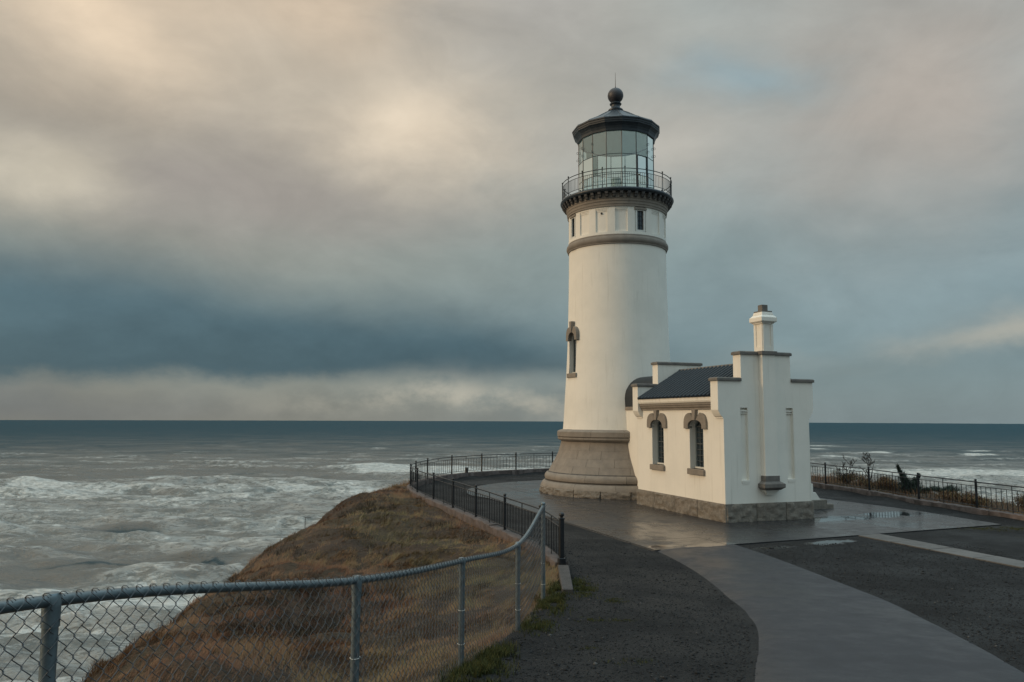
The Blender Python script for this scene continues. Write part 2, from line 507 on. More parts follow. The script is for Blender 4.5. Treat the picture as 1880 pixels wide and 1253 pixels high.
class MB:
    """collects faces; every build() is one mesh"""

    def __init__(s):
        s.v = []
        s.f = []

    def add(s, vs, fs):
        o = len(s.v)
        s.v += [tuple(p) for p in vs]
        s.f += [tuple(i + o for i in f) for f in fs]
        return s

    def box(s, a, b):
        x0, y0, z0 = a
        x1, y1, z1 = b
        return s.add([(x0, y0, z0), (x1, y0, z0), (x1, y1, z0), (x0, y1, z0), (x0, y0, z1), (x1, y0, z1), (x1, y1, z1), (x0, y1, z1)],
                     [(0, 3, 2, 1), (4, 5, 6, 7), (0, 1, 5, 4), (1, 2, 6, 5), (2, 3, 7, 6), (3, 0, 4, 7)])

    def frustum(s, a, b, z0, z1):      # a,b = (x0,y0,x1,y1)
        return s.add([(a[0], a[1], z0), (a[2], a[1], z0), (a[2], a[3], z0), (a[0], a[3], z0),
                      (b[0], b[1], z1), (b[2], b[1], z1), (b[2], b[3], z1), (b[0], b[3], z1)],
                     [(0, 3, 2, 1), (4, 5, 6, 7), (0, 1, 5, 4), (1, 2, 6, 5), (2, 3, 7, 6), (3, 0, 4, 7)])

    def plate(s, outer, holes, c0, c1, T):
        """flat plate with holes: 2-D outline (a,b), extruded from c0 to c1, T maps (a,b,c) to xyz"""
        loops = [outer] + list(holes)
        tri = tessellate_polygon([[Vector((p[0], p[1], 0)) for p in lp] for lp in loops])
        pts = [p for lp in loops for p in lp]
        n = len(pts)
        vs = [T(a, bb, c0) for a, bb in pts] + [T(a, bb, c1) for a, bb in pts]
        fs = [tuple(t) for t in tri] + [tuple(i + n for i in reversed(t)) for t in tri]
        o = 0
        for lp in loops:
            k = len(lp)
            for i in range(k):
                j = (i + 1) % k
                fs.append((o + i, o + j, o + j + n, o + i + n))
            o += k
        return s.add(vs, fs)

    def lathe(s, prof, seg=64, a0=0.0, a1=2 * PI, cap=False):
        full = abs(a1 - a0 - 2 * PI) < 1e-6
        na = seg if full else seg + 1
        k = len(prof)
        vs = []
        for i in range(na):
            t = a0 + (a1 - a0) * i / seg
            ct, st = math.cos(t), math.sin(t)
            vs += [(r * ct, r * st, z) for r, z in prof]
        fs = []
        for i in range(seg):
            j = (i + 1) % na
            for p in range(k - 1):
                fs.append((i * k + p, j * k + p, j * k + p + 1, i * k + p + 1))
        if cap and not full:
            fs.append(tuple(range(k)))
            fs.append(tuple((na - 1) * k + p for p in reversed(range(k))))
        return s.add(vs, fs)

    def ring_block(s, r0, r1, z0, z1, a0, a1, seg=4):
        return s.lathe([(r0, z0), (r1, z0), (r1, z1), (r0, z1), (r0, z0)], seg, a0, a1, True)

    def tube(s, path, r, n=6, cap=True, closed=False):
        path = [Vector(p) for p in path]
        m_ = len(path)
        vs, fs = [], []
        up = Vector((0, 0, 1))
        prev = None
        for i, p in enumerate(path):
            if closed:
                t = path[(i + 1) % m_] - path[i - 1]
            else:
                t = path[min(i + 1, m_ - 1)] - path[max(i - 1, 0)]
            t.normalize()
            if prev is None:
                a = t.cross(up)
                if a.length < .05:
                    a = t.cross(Vector((1, 0, 0)))
            else:
                a = prev - t * prev.dot(t)
            a.normalize()
            prev = a
            bb = t.cross(a)
            rr = r[i] if isinstance(r, (list, tuple)) else r
            for k in range(n):
                ang = 2 * PI * k / n
                vs.append(p + a * (rr * math.cos(ang)) + bb * (rr * math.sin(ang)))
        for i in range(m_ if closed else m_ - 1):
            j = (i + 1) % m_
            for k in range(n):
                k2 = (k + 1) % n
                fs.append((i * n + k, i * n + k2, j * n + k2, j * n + k))
        if cap and not closed:
            fs.append(tuple(reversed(range(n))))
            fs.append(tuple((m_ - 1) * n + k for k in range(n)))
        return s.add(vs, fs)

    def sphere(s, c, r, nu=16, nv=10, sz=1.0):
        prof = [(max(1e-4, r * math.sin(PI * i / nv)), c[2] - sz * r * math.cos(PI * i / nv)) for i in range(nv + 1)]
        o = len(s.v)
        s.lathe(prof, nu)
        s.v[o:] = [(x + c[0], y + c[1], z) for x, y, z in s.v[o:]]
        return s

    def mesh(s, name, material, smooth=False, angle=None, bevel=None):
        me = bpy.data.meshes.new(name)
        me.from_pydata(s.v, [], s.f)
        me.materials.append(MATS[material])
        import bmesh
        bm = bmesh.new()
        bm.from_mesh(me)
        bmesh.ops.remove_doubles(bm, verts=bm.verts, dist=1e-5)
        bmesh.ops.recalc_face_normals(bm, faces=bm.faces)
        if bevel:
            ed = [e for e in bm.edges if len(e.link_faces) == 2 and e.calc_face_angle(0) > .6]
            bmesh.ops.bevel(bm, geom=ed, offset=bevel, segments=1, affect='EDGES', clamp_overlap=True)
        bm.to_mesh(me)
        bm.free()
        if smooth:
            for p in me.polygons:
                p.use_smooth = True
            if angle:
                me.set_sharp_from_angle(angle=R(angle))
        me.update()
        return me

    def build(s, name, material, parent=None, smooth=False, angle=40, bevel=None, loc=None, rotz=None):
        return new_obj(name, s.mesh(name, material, smooth, angle, bevel), parent, loc, rotz)


def catmull(pts, n=12):
    P = [Vector((*p, 0)) if len(p) == 2 else Vector(p) for p in pts]
    out = []
    for i in range(len(P) - 1):
        p0 = P[i - 1] if i else P[0] * 2 - P[1]
        p3 = P[i + 2] if i + 2 < len(P) else P[-1] * 2 - P[-2]
        p1, p2 = P[i], P[i + 1]
        for k in range(n):
            t = k / n
            out.append(.5 * ((2 * p1) + (p2 - p0) * t + (2 * p0 - 5 * p1 + 4 * p2 - p3) * t * t + (3 * p1 - p0 - 3 * p2 + p3) * t ** 3))
    out.append(P[-1])
    return out


def vnoise(x, y, seed=0):
    """cheap smooth 2-D value noise, arrays in -> arrays out in 0..1"""
    xi = np.floor(x).astype(np.int64)
    yi = np.floor(y).astype(np.int64)
    fx, fy = x - xi, y - yi
    fx = fx * fx * (3 - 2 * fx)
    fy = fy * fy * (3 - 2 * fy)

    def h(a, b_):
        n = (a * 374761393 + b_ * 668265263 + seed * 1442695041) & 0x7fffffff
        n = ((n ^ (n >> 13)) * 1274126177) & 0x7fffffff
        return ((n ^ (n >> 16)) & 0xffff) / 65535.0
    return (h(xi, yi) * (1 - fx) + h(xi + 1, yi) * fx) * (1 - fy) + (h(xi, yi + 1) * (1 - fx) + h(xi + 1, yi + 1) * fx) * fy


def fbm(x, y, oct=4, seed=0):
    s = 0
    a = .5
    for o in range(oct):
        s = s + a * vnoise(x * 2 ** o, y * 2 ** o, seed + o * 17)
        a *= .5
    return s / (1 - .5 ** oct)


# ------------------------------------------------------------------ ground plan
def zg(y):
    y = np.asarray(y, float)
    return 1.62 * np.clip(1 - np.clip(y, 0, None) / 17.5, 0, None) ** 1.6 + np.clip(-y, 0, 12) * .02


FENCE = [(-2.50, 0.9), (-2.024, 3.5), (-1.15, 5.9), (-.53, 8.5), (.093, 10.9), (.541, 13.4)]
RAIL = [(1.10, 17.21), (.70, 18.97), (-.18, 21.39), (-1.08, 23.88), (-1.97, 26.42), (-2.88, 28.96), (-3.80, 31.59), (-4.42, 34.2),
        (-4.42, 36.1), (-4.09, 38.05), (-3.11, 40.67), (-1.63, 42.72), (.25, 44.3), (2.40, 45.71), (4.9, 46.5), (7.6, 46.4), (10.1, 45.3),
        (12.1, 43.3), (13.3, 40.9), (14.0, 38.4), (14.37, 35.76), (14.99, 32.78), (15.3, 29.42), (15.77, 26.57), (16.3, 23.6), (16.8, 20.7)]
BOUND = [(-3.6, -22), (-3.0, -3)] + FENCE + [(.95, 15.5)] + RAIL + [(17.5, 15), (18.5, 5), (19.5, -22)]
BD = np.array(BOUND)


def inside_and_dist(X, Y):
    sh = X.shape
    X, Y = X.ravel(), Y.ravel()
    ins = np.zeros(len(X), bool)
    dist = np.full(len(X), 1e9)
    n = len(BD)
    for i in range(n):
        x0, y0 = BD[i]
        x1, y1 = BD[(i + 1) % n]
        cnd = (y0 > Y) != (y1 > Y)
        with np.errstate(divide='ignore', invalid='ignore'):
            xi = (x1 - x0) * (Y - y0) / (y1 - y0 + 1e-12) + x0
        ins ^= cnd & (X < xi)
        if i == n - 1:
            continue
        ex, ey = x1 - x0, y1 - y0
        t = np.clip(((X - x0) * ex + (Y - y0) * ey) / (ex * ex + ey * ey), 0, 1)
        dist = np.minimum(dist, np.hypot(X - x0 - t * ex, Y - y0 - t * ey))
    return ins.reshape(sh), dist.reshape(sh)


LIP = [(-5.5, 33.0, .06), (-6.1, 30.0, .20), (-6.5, 25.0, -.25), (-6.51, 22.5, -.34), (-6.3, 19.5, -.40), (-6.0, 16.5, -.29),
       (-5.30, 12.5, -.12), (-4.62, 10.0, .20), (-3.92, 8.3, .36), (-3.45, 6.6, .52), (-3.3, 4.5, .75), (-3.9, 1.5, 1.1), (-4.6, -6, 1.3), (-5.2, -20, 1.4)]
ctl = []
for (x, y) in BOUND:
    ctl.append((x, y, float(zg(y)) - (.03 if x < 5 else -.02)))
for (x, y, z) in LIP:
    ctl.append((x, y, z))
    for d, dzz in ((1.2, .9), (3.5, 4.0), (9, 13), (20, 30), (38, 54), (60, 66)):
        ctl.append((x - d, y + d * .12, z - dzz))
# bowl between the kerb and the cliff edge, hummocks on it
ctl += [(-2.9, 22.0, -.22), (-3.6, 19.0, -.42), (-2.2, 16.0, -.38), (-3.2, 13.0, -.36), (-1.9, 11.0, -.12), (-2.4, 8.6, .18), (-4.6, 26.5, .02),
        (-4.9, 30.0, .16), (-4.2, 23.5, -.30), (-5.2, 34.5, .02), (-.7, 17.0, -.12)]
for (x, y), (nx, ny) in [((-4.42, 35.5), (-1, .2)), ((-4.09, 38.05), (-.95, .3)), ((-3.11, 40.67), (-.85, .5)), ((-1.63, 42.72), (-.7, .7)), ((.25, 44.3), (-.55, .83)),
                         ((2.4, 45.7), (-.4, .9)), ((4.9, 46.5), (-.15, 1)), ((7.6, 46.4), (.2, 1)), ((10.1, 45.3), (.5, .86)), ((12.1, 43.3), (.75, .65))]:
    for d, z in ((.9, .05), (2.4, -.9), (6, -5), (14, -17), (32, -42), (55, -64), (80, -66)):
        ctl.append((x + nx * d, y + ny * d, z))
for (x, y) in [(13.3, 40.9), (14.0, 38.4), (14.37, 35.76), (14.99, 32.78), (15.3, 29.42), (15.77, 26.57), (16.3, 23.6), (16.8, 20.7), (17.5, 15), (18.5, 5), (19.5, -10)]:
    for d, z in ((1.2, .12), (3.2, .05), (5.0, -.8), (9, -6), (18, -19), (38, -46), (60, -64), (85, -66)):
        ctl.append((x + d * .93, y + d * .36, z + float(zg(y))))
CT = np.array(ctl)


def _rbf():
    P = CT[:, :2]
    D = np.hypot(P[:, None, 0] - P[None, :, 0], P[:, None, 1] - P[None, :, 1])
    n = len(P)
    A = np.zeros((n + 3, n + 3))
    A[:n, :n] = -D + 0.0
    A[np.arange(n), np.arange(n)] -= .02
    A[:n, n] = 1
    A[:n, n + 1:] = P
    A[n, :n] = 1
    A[n + 1:, :n] = P.T
    return np.linalg.solve(A, np.concatenate([CT[:, 2], np.zeros(3)]))


RW = _rbf()


def terrain_z(X, Y):
    sh = X.shape
    x, y = X.ravel(), Y.ravel()
    out = np.empty(len(x))
    for i in range(0, len(x), 20000):
        a, bb = x[i:i + 20000], y[i:i + 20000]
        D = np.hypot(a[:, None] - CT[None, :, 0], bb[:, None] - CT[None, :, 1])
        out[i:i + 20000] = -D @ RW[:-3] + RW[-3] + RW[-2] * a + RW[-1] * bb
    out = out.reshape(sh)
    ins, dist = inside_and_dist(X, Y)
    bump_ = (fbm(X * .55, Y * .55, 4, 3) - .5) * .55 + (fbm(X * 2.3, Y * 2.3, 3, 9) - .5) * .30
    steep = np.clip((-out - 1.5) / 6, 0, 1)
    bump_ = bump_ + steep * (fbm(X * .3 + 9, Y * .3, 4, 5) - .5) * 6
    out = out + bump_ * np.clip(dist / 1.6, 0, 1)
    wi = np.where(ins, np.clip(dist / .5, 0, 1), 0.0)
    plate = zg(Y) + (fbm(X * .8, Y * .8, 3, 21) - .5) * .012 - .008
    return out * (1 - wi) + plate * wi, ins, dist


def grid_axis(lo, a, bb, hi, step, grow=1.16):
    mid = list(np.arange(a, bb + 1e-6, step))
    up, x, d = [], mid[-1], step
    while x < hi:
        d *= grow
        x += d
        up.append(min(x, hi))
    dn_, x, d = [], mid[0], step
    while x > lo:
        d *= grow
        x -= d
        dn_.append(max(x, lo))
    return np.array(sorted(set(dn_ + mid + up)))


gx = grid_axis(-85, -7.5, 19, 105, .2)
gy = grid_axis(-22, 2, 48, 130, .2)
GX, GY = np.meshgrid(gx, gy, indexing='ij')
GZ, GI, GD = terrain_z(GX, GY)
nx, ny = len(gx), len(gy)
idx = np.arange(nx * ny).reshape(nx, ny)
quads = np.stack([idx[:-1, :-1], idx[1:, :-1], idx[1:, 1:], idx[:-1, 1:]], -1).reshape(-1, 4)
sd = np.where(GI, GD, -GD)
edge_n = (fbm(GX * 1.7, GY * 1.7, 3, 31) - .5) * .5
sdq = (sd + np.where(GY < 16.0, edge_n, 0)).ravel()[quads].mean(1)
is_gravel = sdq > -.02
V = np.stack([GX, GY, GZ], -1).reshape(-1, 3)


def sub_mesh(name, F, material):
    u, inv = np.unique(F.ravel(), return_inverse=True)
    return np_mesh(name, V[u], inv.reshape(-1, 4), material, True)


tag(new_obj('headland', sub_mesh('headland', quads[~is_gravel], 'turf')), kind='structure')
tag(new_obj('gravel_ground', sub_mesh('gravel_ground', quads[is_gravel], 'gravel')), kind='structure')


def height_at(x, y):
    z, _, _ = terrain_z(np.array([[float(x)]]), np.array([[float(y)]]))
    return float(z[0, 0])


# ------------------------------------------------------------------ sea
SEA = -57.0
SEA_R = 13790.0


def build_sea():
    rr = [25.0]
    while rr[-1] < SEA_R:
        r = rr[-1]
        rr.append(r + (max(1.15, .62 * r * r / 85000.0) if r > 140 else 8.0))
    rr[-1] = SEA_R
    rr = np.array(rr)
    fine = np.arange(-46, 46.01, .17)
    aa = np.concatenate([np.arange(-180, -46, 4.0), fine, np.arange(48, 180, 4.0)])
    A, Rr = np.meshgrid(np.radians(aa), rr, indexing='ij')
    X, Y = Rr * np.sin(A), Rr * np.cos(A)
    dr = np.gradient(rr)[None, :]
    Z = np.zeros_like(X)
    g = np.random.default_rng(5)
    for k in range(34):
        lam = 9 * (95 / 9.0) ** (k / 33.0)
        th = g.normal(0, .26 + .35 * (1 - k / 33.0)) + .10
        amp = .0150 * lam * g.uniform(.6, 1.2)
        if lam > 55:
            amp *= .55
        ph = g.uniform(0, 2 * PI)
        kx, ky = math.sin(th) * 2 * PI / lam, -math.cos(th) * 2 * PI / lam
        grp = .55 + .9 * vnoise(X / (lam * 4) + k * 3.1, Y / (lam * 3) + k, k)
        s_ = np.sin(kx * X + ky * Y + ph)
        Z += amp * grp * (s_ + .22 * np.cos(2 * (kx * X + ky * Y + ph))) * np.exp(-(dr * 2.2 / lam) ** 2)
    px = 940 + 1417 * X / np.maximum(Y, 1)
    py = 767 + 1417 * (EYE - SEA) / np.maximum(Y, 1)
    wob = (fbm(X / 70, Y / 45, 4, 2) - .5)
    # surf zones, laid down in metres off the cliff
    D = Y + wob * 150

    def band(c_, wdt, x0, x1, soft=60):
        e = np.exp(-((D - c_) / wdt) ** 2)
        return e / (1 + np.exp(-(X - x0) / soft)) / (1 + np.exp((X - x1) / soft))
    foam = np.zeros_like(X)
    foam = np.maximum(foam, .92 * band(640, 85, -700, -40, 30))
    foam = np.maximum(foam, 1.25 * band(905, 55, -178, 60, 10))
    foam = np.maximum(foam, .66 * band(480, 120, -700, 100, 50))
    foam = np.maximum(foam, .62 * band(400, 60, -400, 100, 50))
    foam = np.maximum(foam, 1.0 * band(262, 34, -400, 60, 20))
    foam = np.maximum(foam, .72 * band(205, 45, -300, 60, 30))
    foam = np.maximum(foam, 1.05 * band(860, 105, 330, 1200, 30))
    foam = np.maximum(foam, .75 * band(640, 140, 200, 900, 50))
    foam = np.maximum(foam, 1.0 * band(470, 70, 200, 900, 50))
    foam = np.maximum(foam, .55 * band(780, 160, -100, 500, 60))
    foam = foam * (.72 + .56 * fbm(X / 120 + 5, Y / 60, 3, 8))
    # single breaking crests farther out (world x, y, half length, depth)
    for (bx, by, hl, dp, k) in [(655, 1400, 34, 9, 1.1), (600, 1580, 40, 9, .9), (800, 1325, 30, 8, 1.0), (1010, 1290, 60, 12, 1.0), (430, 1320, 26, 8, .8), (395, 1130, 22, 9, .9),
                                (-165, 935, 45, 16, 1.1), (-420, 690, 30, 10, 1.0), (-330, 760, 36, 9, .9), (1240, 1700, 50, 12, .8), (700, 1750, 40, 12, .7), (520, 1250, 30, 9, .6),
                                (-640, 1050, 30, 9, .5), (-420, 900, 24, 7, .5), (900, 1500, 30, 8, .8)]:
        dp = dp * (1 + 2.2 * min(1, max(0, (by - 600) / 700)))
        e = np.exp(-((X - bx) / hl) ** 4) * np.exp(-((Y - by + 8 * np.sin(X * .05 + bx)) / dp) ** 2)
        foam = np.maximum(foam, 1.5 * k * e)
        Z += 2.0 * k * e * np.exp(-(dr * 1.2 / dp) ** 2)
    # two dark unbroken swells standing up close to the cliff
    for (bx, by, hl, dp, h) in [(-166, 322, 24, 5.0, 1.7), (-130, 334, 26, 5.0, 1.6), (-60, 420, 24, 8, 1.2), (-210, 430, 30, 8, 1.2), (-90, 540, 28, 8, 1.2)]:
        e = np.exp(-((X - bx) / hl) ** 2) * np.exp(-((Y - by - .1 * (X - bx)) / dp) ** 2)
        Z += h * e
        foam = foam * (1 - .95 * np.exp(-((X - bx) / hl) ** 2) * np.exp(-((Y - by + 4) / (dp * 2.4)) ** 2))
    crest = np.clip((Z - 1.75) / 1.2, 0, 1) * np.clip(1.6 - Rr / 2500, 0, 1) * .75
    silt_and_shade = 1 / (1 + np.exp((np.log(Rr) - math.log(1650) + wob * .7) / .30))
    for (bx, by, hl, dp) in [(-168, 322, 18, 3.6), (-126, 334, 20, 3.6), (-60, 420, 20, 7), (-210, 430, 24, 7), (-90, 540, 24, 7), (-330, 700, 20, 9), (-260, 820, 22, 10), (-75, 900, 20, 10)]:  # shade of the near swell faces, painted as dark streaks into the water colour
        silt_and_shade = silt_and_shade * (1 - .70 * np.exp(-((X - bx) / (hl * 1.25)) ** 2) * np.exp(-((Y - by - .1 * (X - bx) - 14 * (fbm(X / 9, Y / 30, 3, 12) - .5) + dp * .7) / (dp * .42)) ** 2))
    Vs = np.stack([X, Y, Z + SEA], -1).reshape(-1, 3)
    na, nr = X.shape
    ii = np.arange(na * nr).reshape(na, nr)
    n2_ = np.roll(ii, -1, 0)
    F = np.stack([ii[:, :-1], n2_[:, :-1], n2_[:, 1:], ii[:, 1:]], -1).reshape(-1, 4)[:, ::-1]
    me = np_mesh('sea', Vs, F, 'sea_water', True, {'foam': foam.ravel(), 'silt_and_shade': silt_and_shade.ravel(), 'crest': crest.ravel()})
    tag(new_obj('sea', me), kind='structure')


build_sea()


# ------------------------------------------------------------------ paving
def clip_poly(poly, a, bb, c_):       # keep a*x+b*y<=c
    out = []
    for i in range(len(poly)):
        p, q_ = poly[i], poly[(i + 1) % len(poly)]
        dp, dq = a * p[0] + bb * p[1] - c_, a * q_[0] + bb * q_[1] - c_
        if dp <= 0:
            out.append(p)
        if dp * dq < 0:
            t = dp / (dp - dq)
            out.append((p[0] + (q_[0] - p[0]) * t, p[1] + (q_[1] - p[1]) * t))
    return out


TC = Vector((4.7316, 34.3196, 0))        # tower axis
HP = Vector((6.6135, 24.2219, 0))        # front corner of the workroom
PHI = 0.34446
HW, HL, HT = 3.277, 5.489, .394          # workroom width, length, parapet thickness

arc = [(TC.x + 6.7 * math.cos(t), TC.y + 6.7 * math.sin(t)) for t in np.linspace(R(0), R(197), 40)]
APRON = [(3.47, 19.15), (14.99, 24.03), (14.11, 27.99), (12.84, 30.85), (12.2, 32.4)] + arc + [(-.9, 31.2), (1.62, 24.31)]


def flat_slab(poly, ztop, thick, mb=None, zf=None):
    mb = mb or MB()
    mb.plate(poly, [], 0, 1, lambda a, bb, c_: (a, bb, (zf(bb) if zf else 0) + (ztop if c_ else ztop - thick)))
    return mb


apron = flat_slab(APRON, .002, .12).build('concrete_apron', 'joint')
tag(apron, kind='structure')
ca, sa = math.cos(PHI), math.sin(PHI)
for i in range(-6, 8):
    for j in range(-4, 10):
        u0, v0 = i * 2.15 - .35, j * 2.15 - .15
        cell = [(u0 + .007, v0 + .007), (u0 + 2.143, v0 + .007), (u0 + 2.143, v0 + 2.143), (u0 + .007, v0 + 2.143)]
        pl = list(APRON)
        # half planes of the cell in world space
        for (nu, nv, lim) in ((-1, 0, -(u0 + .007)), (1, 0, u0 + 2.143), (0, -1, -(v0 + .007)), (0, 1, v0 + 2.143)):
            a_, b_ = nu * ca - nv * sa, nu * sa + nv * ca
            c_ = lim + a_ * HP.x + b_ * HP.y
            if pl:
                pl = clip_poly(pl, a_, b_, c_)
        if len(pl) < 3:
            continue
        ar = .5 * abs(sum(pl[k][0] * pl[(k + 1) % len(pl)][1] - pl[(k + 1) % len(pl)][0] * pl[k][1] for k in range(len(pl))))
        if ar < .08:
            continue
        # drop repeated points
        pp = []
        for p in pl:
            if not pp or math.hypot(p[0] - pp[-1][0], p[1] - pp[-1][1]) > .004:
                pp.append(p)
        if len(pp) >= 3:
            flat_slab(pp, .020 + random.uniform(-.002, .002), .04).build('slab', 'apron', apron)

PL = [(-.6, -6), (.5, 0), (1.3, 4.5), (2.22, 7.7), (2.80, 9.4), (3.20, 10.7), (3.46, 12.0), (3.64, 13.6), (3.76, 15.6), (3.73, 17.4), (3.47, 19.15)]
PR = [(2.9, -6), (3.7, 0), (4.6, 4.2), (5.2, 7.2), (5.6, 8.73), (5.84, 9.72), (6.1, 11.0), (6.42, 13.05), (6.49, 14.61), (6.42, 16.84), (6.18, 18.56), (5.91, 19.90), (5.86, 20.16)]


def resample(pts, n):
    cv = catmull(pts, 10)
    P = np.array([(p.x, p.y) for p in cv])
    s_ = np.concatenate([[0], np.cumsum(np.hypot(*np.diff(P, axis=0).T))])
    t = np.linspace(0, s_[-1], n)
    return np.stack([np.interp(t, s_, P[:, 0]), np.interp(t, s_, P[:, 1])], -1)


NPT = 110
pl_, pr_ = resample(PL, NPT), resample(PR, NPT)
pl_ = pl_ + (np.stack([fbm(np.arange(NPT) * .5, np.zeros(NPT), 3, 3), np.zeros(NPT)], -1) - .5) * np.array([.02, 0])
pr_ = pr_ + (np.stack([fbm(np.arange(NPT) * .5 + 50, np.zeros(NPT), 3, 3), np.zeros(NPT)], -1) - .5) * np.array([.02, 0])
NC = 13
rows = []
for k in range(NC):
    t = k / (NC - 1)
    p = pl_ * (1 - t) + pr_ * t
    drop = -.05 if k in (0, NC - 1) else .0
    rows.append(np.stack([p[:, 0], p[:, 1], zg(p[:, 1]) + .016 + drop + .012 * math.sin(t * PI)], -1))
VV = np.stack(rows, 0)
ii = np.arange(NC * NPT).reshape(NC, NPT)
FF = np.stack([ii[:-1, :-1], ii[1:, :-1], ii[1:, 1:], ii[:-1, 1:]], -1).reshape(-1, 4)
keep = np.ones(len(FF), bool)
tag(new_obj('footpath', np_mesh('footpath', VV.reshape(-1, 3), FF[keep], 'asphalt', True)), kind='structure')

strip = MB().box((9.7, 21.2, -.2), (9.75, 21.25, -.1)).build('concrete_strip', 'joint')
tag(strip, kind='structure')
for k in range(7):
    t0, t1 = k / 4.0, (k + 1) / 4.0 - .006
    l0 = Vector((9.56 + 1.53 * t0, 21.78 - 4.68 * t0))
    l1 = Vector((9.56 + 1.53 * t1, 21.78 - 4.68 * t1))
    r0 = Vector((10.30 + 1.48 * t0, 22.06 - 4.68 * t0))
    r1 = Vector((10.30 + 1.48 * t1, 22.06 - 4.68 * t1))
    flat_slab([tuple(l0), tuple(l1), tuple(r1), tuple(r0)], .014 + .003 * (k % 2), .08, zf=lambda yy: float(zg(yy))).build('slab', 'pale_concrete', strip)


# ------------------------------------------------------------------ kerb under the railing
kc = catmull(RAIL, 10)
kp = np.array([(p.x, p.y) for p in kc])
ks = np.concatenate([[0], np.cumsum(np.hypot(*np.diff(kp, axis=0).T))])
KLEN = ks[-1]


def rail_pt(s_):
    x, y = np.interp(s_, ks, kp[:, 0]), np.interp(s_, ks, kp[:, 1])
    x2, y2 = np.interp(min(s_ + .05, KLEN), ks, kp[:, 0]), np.interp(min(s_ + .05, KLEN), ks, kp[:, 1])
    x1, y1 = np.interp(max(s_ - .05, 0), ks, kp[:, 0]), np.interp(max(s_ - .05, 0), ks, kp[:, 1])
    t = Vector((x2 - x1, y2 - y1, 0)).normalized()
    return Vector((x, y, 0)), t


def kerb_top(s_):
    return float(np.interp(s_, [0, 1.5, 6, 17, 24, 40, KLEN], [.07, .13, .19, .20, .28, .28, .20]))


def sweep(path_fn, sa_, sb_, n, prof_fn):
    vs, fs = [], []
    k = None
    for i in range(n + 1):
        s_ = sa_ + (sb_ - sa_) * i / n
        p, t = path_fn(s_)
        nrm = Vector((-t.y, t.x, 0))
        pr = prof_fn(s_)
        k = len(pr)
        vs += [p + nrm * a + Vector((0, 0, z)) for a, z in pr]
    for i in range(n):
        for j in range(k):
            j2 = (j + 1) % k
            fs.append((i * k + j, i * k + j2, (i + 1) * k + j2, (i + 1) * k + j))
    fs.append(tuple(range(k)))
    fs.append(tuple(n * k + j for j in reversed(range(k))))
    return vs, fs


kerb = thing('kerb_wall', 'low pinkish concrete kerb wall curving under the black iron railing', 'wall')
seglen = 2.6
nseg = int(KLEN / seglen)
for i in range(nseg):
    a_, b_ = i * KLEN / nseg + .006, (i + 1) * KLEN / nseg - .006
    g = random.Random(i)
    dzk = g.uniform(-.008, .008)
    vs, fs = sweep(rail_pt, a_, b_, 22, lambda s_: [(-.13, -.35), (.15, -.35), (.145, kerb_top(s_) - .02 + dzk), (.12, kerb_top(s_) + dzk), (-.11, kerb_top(s_) + dzk), (-.135, kerb_top(s_) - .02 + dzk)])
    vs = [v + Vector((g.gauss(0, .008), g.gauss(0, .008), g.gauss(0, .007))) for v in vs]
    MB().add(vs, fs).build('kerb_block', 'kerb_concrete', kerb, True, 50)
# stub of kerb running on past the end post
MB().add([(.90, 14.0, -.3), (1.10, 14.0, -.3), (1.24, 17.0, -.3), (1.0, 17.0, -.3), (.90, 14.0, .20), (1.10, 14.0, .20), (1.24, 17.0, .06), (1.0, 17.0, .06)],
         [(0, 3, 2, 1), (4, 5, 6, 7), (0, 1, 5, 4), (1, 2, 6, 5), (2, 3, 7, 6), (3, 0, 4, 7)]).build('kerb_block', 'stub_concrete', kerb, bevel=.015)

# ------------------------------------------------------------------ black iron railing
railing = thing('iron_railing', 'black iron railing with ball-topped posts curving round the lighthouse', 'railing')
post_s = []
for (x, y) in RAIL:
    post_s.append(float(ks[np.argmin((kp[:, 0] - x) ** 2 + (kp[:, 1] - y) ** 2)]))
PH = .95
pm = MB()
pm.box((-.028, -.028, 0), (.028, .028, PH - .06))
pm.box((-.05, -.05, 0), (.05, .05, .012))
pm.frustum((-.034, -.034, .034, .034), (-.02, -.02, .02, .02), PH - .06, PH - .035)
post_me = pm.mesh('post', 'black_iron')
fin_me = MB().sphere((0, 0, PH - .005), .042, 10, 8).mesh('ball_finial', 'black_iron', True)
H2, HB = .74, .09
bal_me = MB().box((-.0075, -.0075, HB), (.0075, .0075, H2)).mesh('baluster', 'black_iron')
tall_me = MB().box((-.0095, -.0095, .0), (.0095, .0095, PH - .07)).mesh('picket', 'black_iron')
hidden = MB()
nb_count = 0
